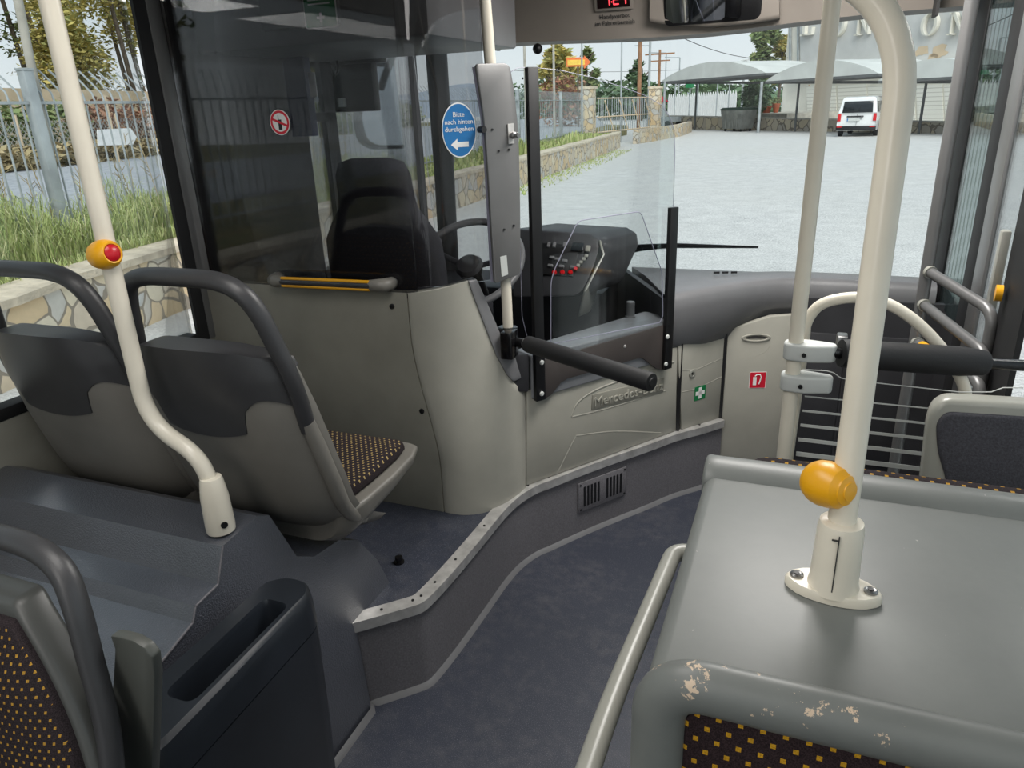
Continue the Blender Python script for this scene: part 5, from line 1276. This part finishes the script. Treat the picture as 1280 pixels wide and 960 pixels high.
for ch, cx in (('L', 1003), ('O', 1049), ('N', 1071), ('D', 1108), ('O', 1163), ('N', 1187)):
    y0 = 45.3-.006*(cx-1003); s = rw(cx, y0-27.5, BO+.12).z-rw(cx, y0, BO+.12).z; c0 = rw(cx, y0, BO+.12); b = MB()
    for poly in letter_polys(ch): b.prism([c0+RD*(x*s)+UP*(z*s) for x, z in poly], RN*.3)
    if ch == 'O': ringletter(b, c0, s, .46, .17, .045)
    if ch == 'D': ringletter(b, c0+RD*.30*s, s, .60, .18, .05, True)
    b.build('raised_letter', 'whitewall', bd, smooth=False)
# white picket fence and things beyond the yard wall
a, c_ = rw(836, 139, -9), rw(925, 137, -9); pf = thing('picket_fence', 'white boarded fence with pointed tops beyond the yard wall', 'fence', V((a.x, a.y, GZ)))
b = MB(); L = (c_-a).length; d = (c_-a).normalized(); z1 = rw(870, 121, -9).z
for i in range(int(L/.34)):
    p = a+d*(i*.34); p.z = -.3; w = d*.14; b.prism([p-w, p+w, V((p.x+w.x, p.y+w.y, z1)), V((p.x, p.y, z1+.35)), V((p.x-w.x, p.y-w.y, z1))], RN*.05)
b.build('boards', 'whitepaint', pf, smooth=False)
for px, py0, py1 in ((843, 100, 142), (871, 104, 142), (895, 98, 142), (910, 96, 140), (926, 100, 140)):
    p0, p1 = rw(px, py1, -6), rw(px, py0, -6); p0.z = GZ+.0
    tag(MB().cyl(p0, V((p0.x, p0.y, p1.z)), .05, n=8).build('lamp_post', 'galv'), 'thin grey post beyond the yard wall', 'post', 'thin posts beyond the yard wall')
b = MB(); p = rw(945, 121, -3.5); foliage(b, (p.x, p.y, p.z), (1.0, 1.0, 1.25), 1500, .13); tag(b.build('round_bush', 'leaf_dark', recalc=False), 'dark round bush standing behind the yard wall', 'bush')
p = rw(945, 140, -3.5); tag(MB().cyl((p.x, p.y, GZ), (p.x, p.y, p.z+.4), .08, n=8).build('bush_stem', 'bark'), 'thin stem under the dark round bush', 'stem')
for px, py, r_, l in ((958, 138, .34, 'larger terracotta flower pot on the paving right of the dark bush'), (970, 135, .26, 'smaller terracotta flower pot near the white building corner')):
    p = rw(px, py, -4.5); t_ = thing('flower_pot', l, 'pot', V((p.x, p.y, p.z-.3))); MB().lathe([(r_*.6, -.3), (r_, .2), (r_*1.1, .2), (r_*1.1, .3), (.01, .3)], p, UP, 14).build('pot', 'terracotta', t_)
    b = MB(); foliage(b, (p.x, p.y, p.z+.45), (.4, .4, .3), 120, .08); b.build('plant', 'leaf_green', t_, recalc=False)
a = rw(965, 140, -4.4); struct(MB().prism([rw(930, 142, -3.2), rw(984, 142, -3.2), rw(984, 142, -3.2)-RN*7, rw(930, 142, -3.2)-RN*7], (0, 0, -1.0)).build('path', 'concrete'))
# shrine, cart
p = rw(824, 165, 1.2); sh_ = thing('roadside_shrine', 'little white shrine with a red tiled roof at the left end of the yard wall', 'shrine', V((p.x, p.y, GZ)))
o_ = V((p.x, p.y, GZ)); MB().obox(o_+UP*.65, RD*.42, RN*.35, UP*.65).build('plinth', 'whitepaint', sh_); MB().obox(o_+UP*1.6, RD*.33, RN*.28, UP*.36).build('shrine_house', 'whitepaint', sh_)
MB().rings([[o_+UP*1.95+RD*.5*i+RN*.42*j for i, j in ((-1, -1), (1, -1), (1, 1), (-1, 1))], [o_+UP*2.35+RD*.1*i+RN*.08*j for i, j in ((-1, -1), (1, -1), (1, 1), (-1, 1))]]).build('tiled_roof', 'red_sticker', sh_)
MB().obox(o_+UP*1.6+RN*.285, RD*.13, RN*.01, UP*.22).build('niche', 'black', sh_)
p = rw(838, 165, 1.3); o_ = V((p.x, p.y, GZ)); ct = thing('trailer_cart', 'small grey two wheeled trailer left of the dumpster', 'trailer', o_)
MB().obox(o_+UP*.75, RD*.62, RN*.45, UP*.16).build('tray', 'galv', ct)
b = MB(); b.tube([o_-RD*.55+UP*.62, o_-RD*.95+RN*.3+UP*.05], .05, n=8); b.tube([o_-RD*.35+RN*.4+UP*.6, o_-RD*.75+RN*.5+UP*.04], .04, n=8); b.build('drawbar', 'galv', ct)
for s_ in (-1, 1): q = o_+RD*.3+RN*s_*.48+UP*.33; MB().cyl(q-RN*.06, q+RN*.06, .33, n=16).build('wheel', 'tyre', ct)
# gate with rubble pillars
for x, y, l in ((-10.25, 36.2, 'rubble stone gate pillar at the end of the railings'), (-8.35, 43.0, 'rubble stone gate pillar next to the brown utility pole')):
    gp = thing('gate_pillar', l, 'pillar', (x, y, GZ)); MB().box((x-.3, y-.3, GZ), (x+.3, y+.3, 2.28)).build('stone_shaft', 'stonewall', gp, smooth=False); MB().box((x-.36, y-.36, 2.28), (x+.36, y+.36, 2.40)).build('cap', 'capstone', gp)
ga, gb = V((-9.9, 36.6, 0)), V((-8.5, 42.6, 0)); d = (gb-ga).normalized(); L = (gb-ga).length; gt = thing('yard_gate', 'pale metal bar gate with slanting braces between the stone pillars', 'gate', ga+UP*GZ)
b = MB()
for i in range(26): p = ga+d*(L*(i+.5)/26); b.cyl(p+UP*.25, p+UP*1.9, .022, n=5)
b.build('bars', 'galv', gt); b = MB()
for z in (.3, 1.0, 1.85): b.cyl(ga+UP*z, gb+UP*z, .03, n=6)
for k in (.12, .38, .62, .88): b.cyl(ga+d*L*k+UP*1.75, ga+d*L*(k+.17)+UP*.3, .035, n=6)
b.build('gate_frame', 'beige_plaster', gt)
tag(along([(-8.2, 38.2), (-7.8, 41), (-7.3, 46), (-7.6, 52)], .3, GZ, .32).build('kerb_wall', 'stonewall', smooth=False), 'short low stone wall by the gate pillars', 'wall', kind='thing')
# utility poles, flag poles
def pole(px, pyt, pyb, Y, r_, mat, label, arm=None):
    t_ = hit(px, pyt, Y=Y); b0 = hit(px, pyb, Y=Y); b = MB(); b.cyl(V((t_.x, Y, GZ)), V((t_.x, Y, t_.z)), r_, r_*.75, n=8)
    if arm: b.obox(V((t_.x, Y, t_.z-.35)), V((arm, 0, 0)), V((0, .05, 0)), UP*.06); b.obox(V((t_.x, Y, t_.z-.9)), V((arm*.7, 0, 0)), V((0, .05, 0)), UP*.05)
    return tag(b.build('utility_pole' if mat == 'woodpole' else 'flag_pole', mat), label, 'pole')
pole(803, -60, 108, 44, .13, 'woodpole', 'tall brown wooden utility pole above the gate')
pole(825, 62, 100, 70, .14, 'woodpole', 'short dark utility pole with cross arms left of the carports', 1.3)
pole(816, -60, 108, 46, .08, 'galv', 'pale thin pole just right of the brown utility pole')
pole(690, -60, 165, 30, .055, 'concrete', 'white flag pole right of the first black screen post')
pole(727, -60, 100, 33, .045, 'galv', 'white flag pole behind the orange arrow sign')
pole(779, -60, 110, 40, .05, 'galv', 'grey flag pole left of the brown utility pole')
pole(652, -60, 170, 24, .05, 'concrete', 'pale flag pole beside the grey metal post')
for px, y0 in ((812, 57), (833, 66), (850, 72)):
    t_ = hit(px, y0, Y=85); b = MB(); b.cyl((t_.x, 85, GZ), t_, .07, n=6); b.cyl(t_, t_+V((-1.6, 0, .1)), .05, n=6); tag(b.build('street_lamp', 'galv'), 'far thin street lamp with side arm above the carport', 'street lamp', 'far street lamps')
def wire(p, q, sag): 
    pts = [p.lerp(q, i/20)-UP*sag*4*(i/20)*(1-i/20) for i in range(21)]; return MB().tube(pts, .022, n=4).build('power_line', 'seam')
tag(wire(hit(803, 20, Y=44), rw(985, 72, BO+.4), .8), 'thin power line sloping down to the white building', 'power line')
tag(wire(hit(640, 88, Y=70), hit(985, 76, Y=90), .5), 'thin power line crossing low above the carports', 'power line')
# arrow sign, billboard, green board
p = hit(722, 90, Y=48); oa = thing('arrow_sign', 'orange arrow sign on a post pointing right', 'sign', V((p.x, 48, GZ)))
pl = [hit(x, y, Y=48) for x, y in ((708, 72), (730, 71.5), (730, 69.5), (738, 77.5), (730, 86), (730, 83), (708, 83.5))]
MB().prism(pl, (0, .08, 0)).build('board', 'orange', oa, smooth=False); pl = [hit(x, y, Y=47.98) for x, y in ((709.5, 75), (731, 74.5), (731, 81), (709.5, 81.5))]; MB().prism(pl, (0, .01, 0)).build('yellow_band', 'sign_yellow', oa, smooth=False)
MB().cyl((p.x, 48.1, GZ), (p.x, 48.1, p.z+.8), .06, n=8).build('post', 'bark', oa)
a, c_ = hit(925, 84, Y=75), hit(937, 74, Y=75); bb = thing('billboard', 'small white billboard with a dark shape above the first carport', 'billboard', V((a.x, 75, GZ)))
MB().box((a.x, 75, a.z), (c_.x, 75.1, c_.z)).build('panel', 'whitepaint', bb); MB().ball(((a.x+c_.x)/2, 74.98, c_.z-.35), (.42, .04, .26), 14).build('dark_shape', 'black', bb); MB().cyl(((a.x+c_.x)/2, 75.1, GZ), ((a.x+c_.x)/2, 75.1, a.z), .08, n=8).build('post', 'galv', bb)
a, c_ = hit(857, 110, Y=66), hit(868, 104, Y=66); db_ = thing('direction_sign', 'small green direction board under the leftmost carport', 'sign', (a.x, 66, GZ)); MB().box((a.x, 66, a.z), (c_.x, 66.1, c_.z)).build('board', 'green_sticker', db_); MB().cyl(((a.x+c_.x)/2, 66.15, GZ), ((a.x+c_.x)/2, 66.15, c_.z), .06, n=8).build('post', 'galv', db_)
# far trees
def fartree(px, pyb, pyt, Y, wpx, mat, n, s, label, h0=None):
    t_ = hit(px, pyt, Y=Y); wd = (hit(px+wpx/2, pyt, Y=Y)-hit(px-wpx/2, pyt, Y=Y)).length/2; tree(t_.x, Y, t_.z-GZ, wd, .2, mat, n, s, label, z0=GZ)
fartree(700, 110, 52, 62, 52, 'leaf_yellow', 1500, .38, 'yellow-green tree behind the orange arrow sign')
fartree(733, 110, 54, 74, 30, 'leaf_green', 700, .4, 'greener tree right behind the yellow-green tree')
fartree(803, 115, 80, 90, 36, 'leaf_dark', 900, .42, 'round dark tree beside the brown utility pole')
fartree(958, 130, 30, 82, 44, 'leaf_green', 1700, .45, 'tall green tree left of the white building')
fartree(980, 130, 36, 84, 30, 'leaf_yellow', 900, .45, 'yellowing tree against the edge of the white building')
b = MB()
for _ in range(700):
    px = random.uniform(640, 985); p = hit(px, random.uniform(104, 140), Y=random.uniform(96, 125)); foliage(b, (p.x, p.y, p.z-.6), (2.6, 2.6, 1.4), 7, .7)
tag(b.build('distant_treeline', 'leaf_dark', recalc=False), 'low distant bushes along the horizon', 'treeline', kind='stuff')
struct(MB().grid(lambda u, v: V((-170+u*230, 205+8*v, -4+v*(9+5*math.sin(u*9)+3*math.sin(u*23)))), 60, 2).build('hills', 'hill'))
# broad dark pink shrubs by the far fence
b = MB(); p = hit(705, 112, Y=50); foliage(b, (p.x, p.y, (p.z+1.15)/2), (2.2, 1.0, (p.z+.9)/2), 800, .2); tag(b.build('pale_shrub', 'leaf_red', recalc=False), 'reddish shrub below the orange arrow sign', 'shrub')
b = MB(); 
for _ in range(90):
    y = random.uniform(38, 74); foliage(b, (-24-.27*(y-16)-1+random.uniform(-1, 1), y, .9), (.8, .8, .9), 6, .3)
tag(b.build('hedge', 'leaf_green', recalc=False), 'pale hedge across the road behind the clear screen', 'hedge', kind='thing')

# ------------------------------------------------------------------ light
w = bpy.data.worlds.new('world'); sc.world = w; w.use_nodes = True; nt = w.node_tree; bg = nt.nodes['Background']
tc = nt.nodes.new('ShaderNodeTexCoord'); sp = nt.nodes.new('ShaderNodeSeparateXYZ'); rp_ = nt.nodes.new('ShaderNodeValToRGB')
nt.links.new(tc.outputs['Generated'], sp.inputs[0]); nt.links.new(sp.outputs['Z'], rp_.inputs[0]); nt.links.new(rp_.outputs[0], bg.inputs[0])
e = rp_.color_ramp.elements; e[0].position = 0.0; e[0].color = lin((238, 242, 243)); e[1].position = .5; e[1].color = lin((206, 222, 234))
k = e.new(.12); k.color = lin((224, 234, 240))
bg.inputs[1].default_value = .88
def sun(rot, s, ang):
    l = bpy.data.lights.new('sun', 'SUN'); l.energy = s; l.angle = R(ang); l.color = (1, .97, .92); o = bpy.data.objects.new('sun', l); col.objects.link(o); o.rotation_euler = rot
sun((R(50), 0, R(24)), 2.4, 45)
def area(loc, rot, sx, sy, e_, c_=(1, .97, .93)):  # added fill lamps under the ceiling to brighten the interior
    l = bpy.data.lights.new('ceiling_fill', 'AREA'); l.shape = 'RECTANGLE'; l.size = sx; l.size_y = sy; l.energy = e_; l.color = c_
    o = bpy.data.objects.new('ceiling_fill', l); col.objects.link(o); o.location = loc; o.rotation_euler = rot
area((-.7, -1.6, 2.14), (0, 0, 0), .5, 2.6, 23)
area((-.72, .55, 2.14), (0, 0, 0), .4, 1.0, 9)
area((-.05, 2.35, 2.14), (0, 0, 0), .6, 1.0, 30)  # added fill over the entrance, lifts the cab door and header
sc.view_settings.view_transform = 'Standard'; sc.view_settings.look = 'None'; sc.view_settings.exposure = 0.25
sc.cycles.max_bounces = 8; sc.cycles.transparent_max_bounces = 24; sc.cycles.use_denoising = True; sc.cycles.caustics_reflective = False; sc.cycles.caustics_refractive = False
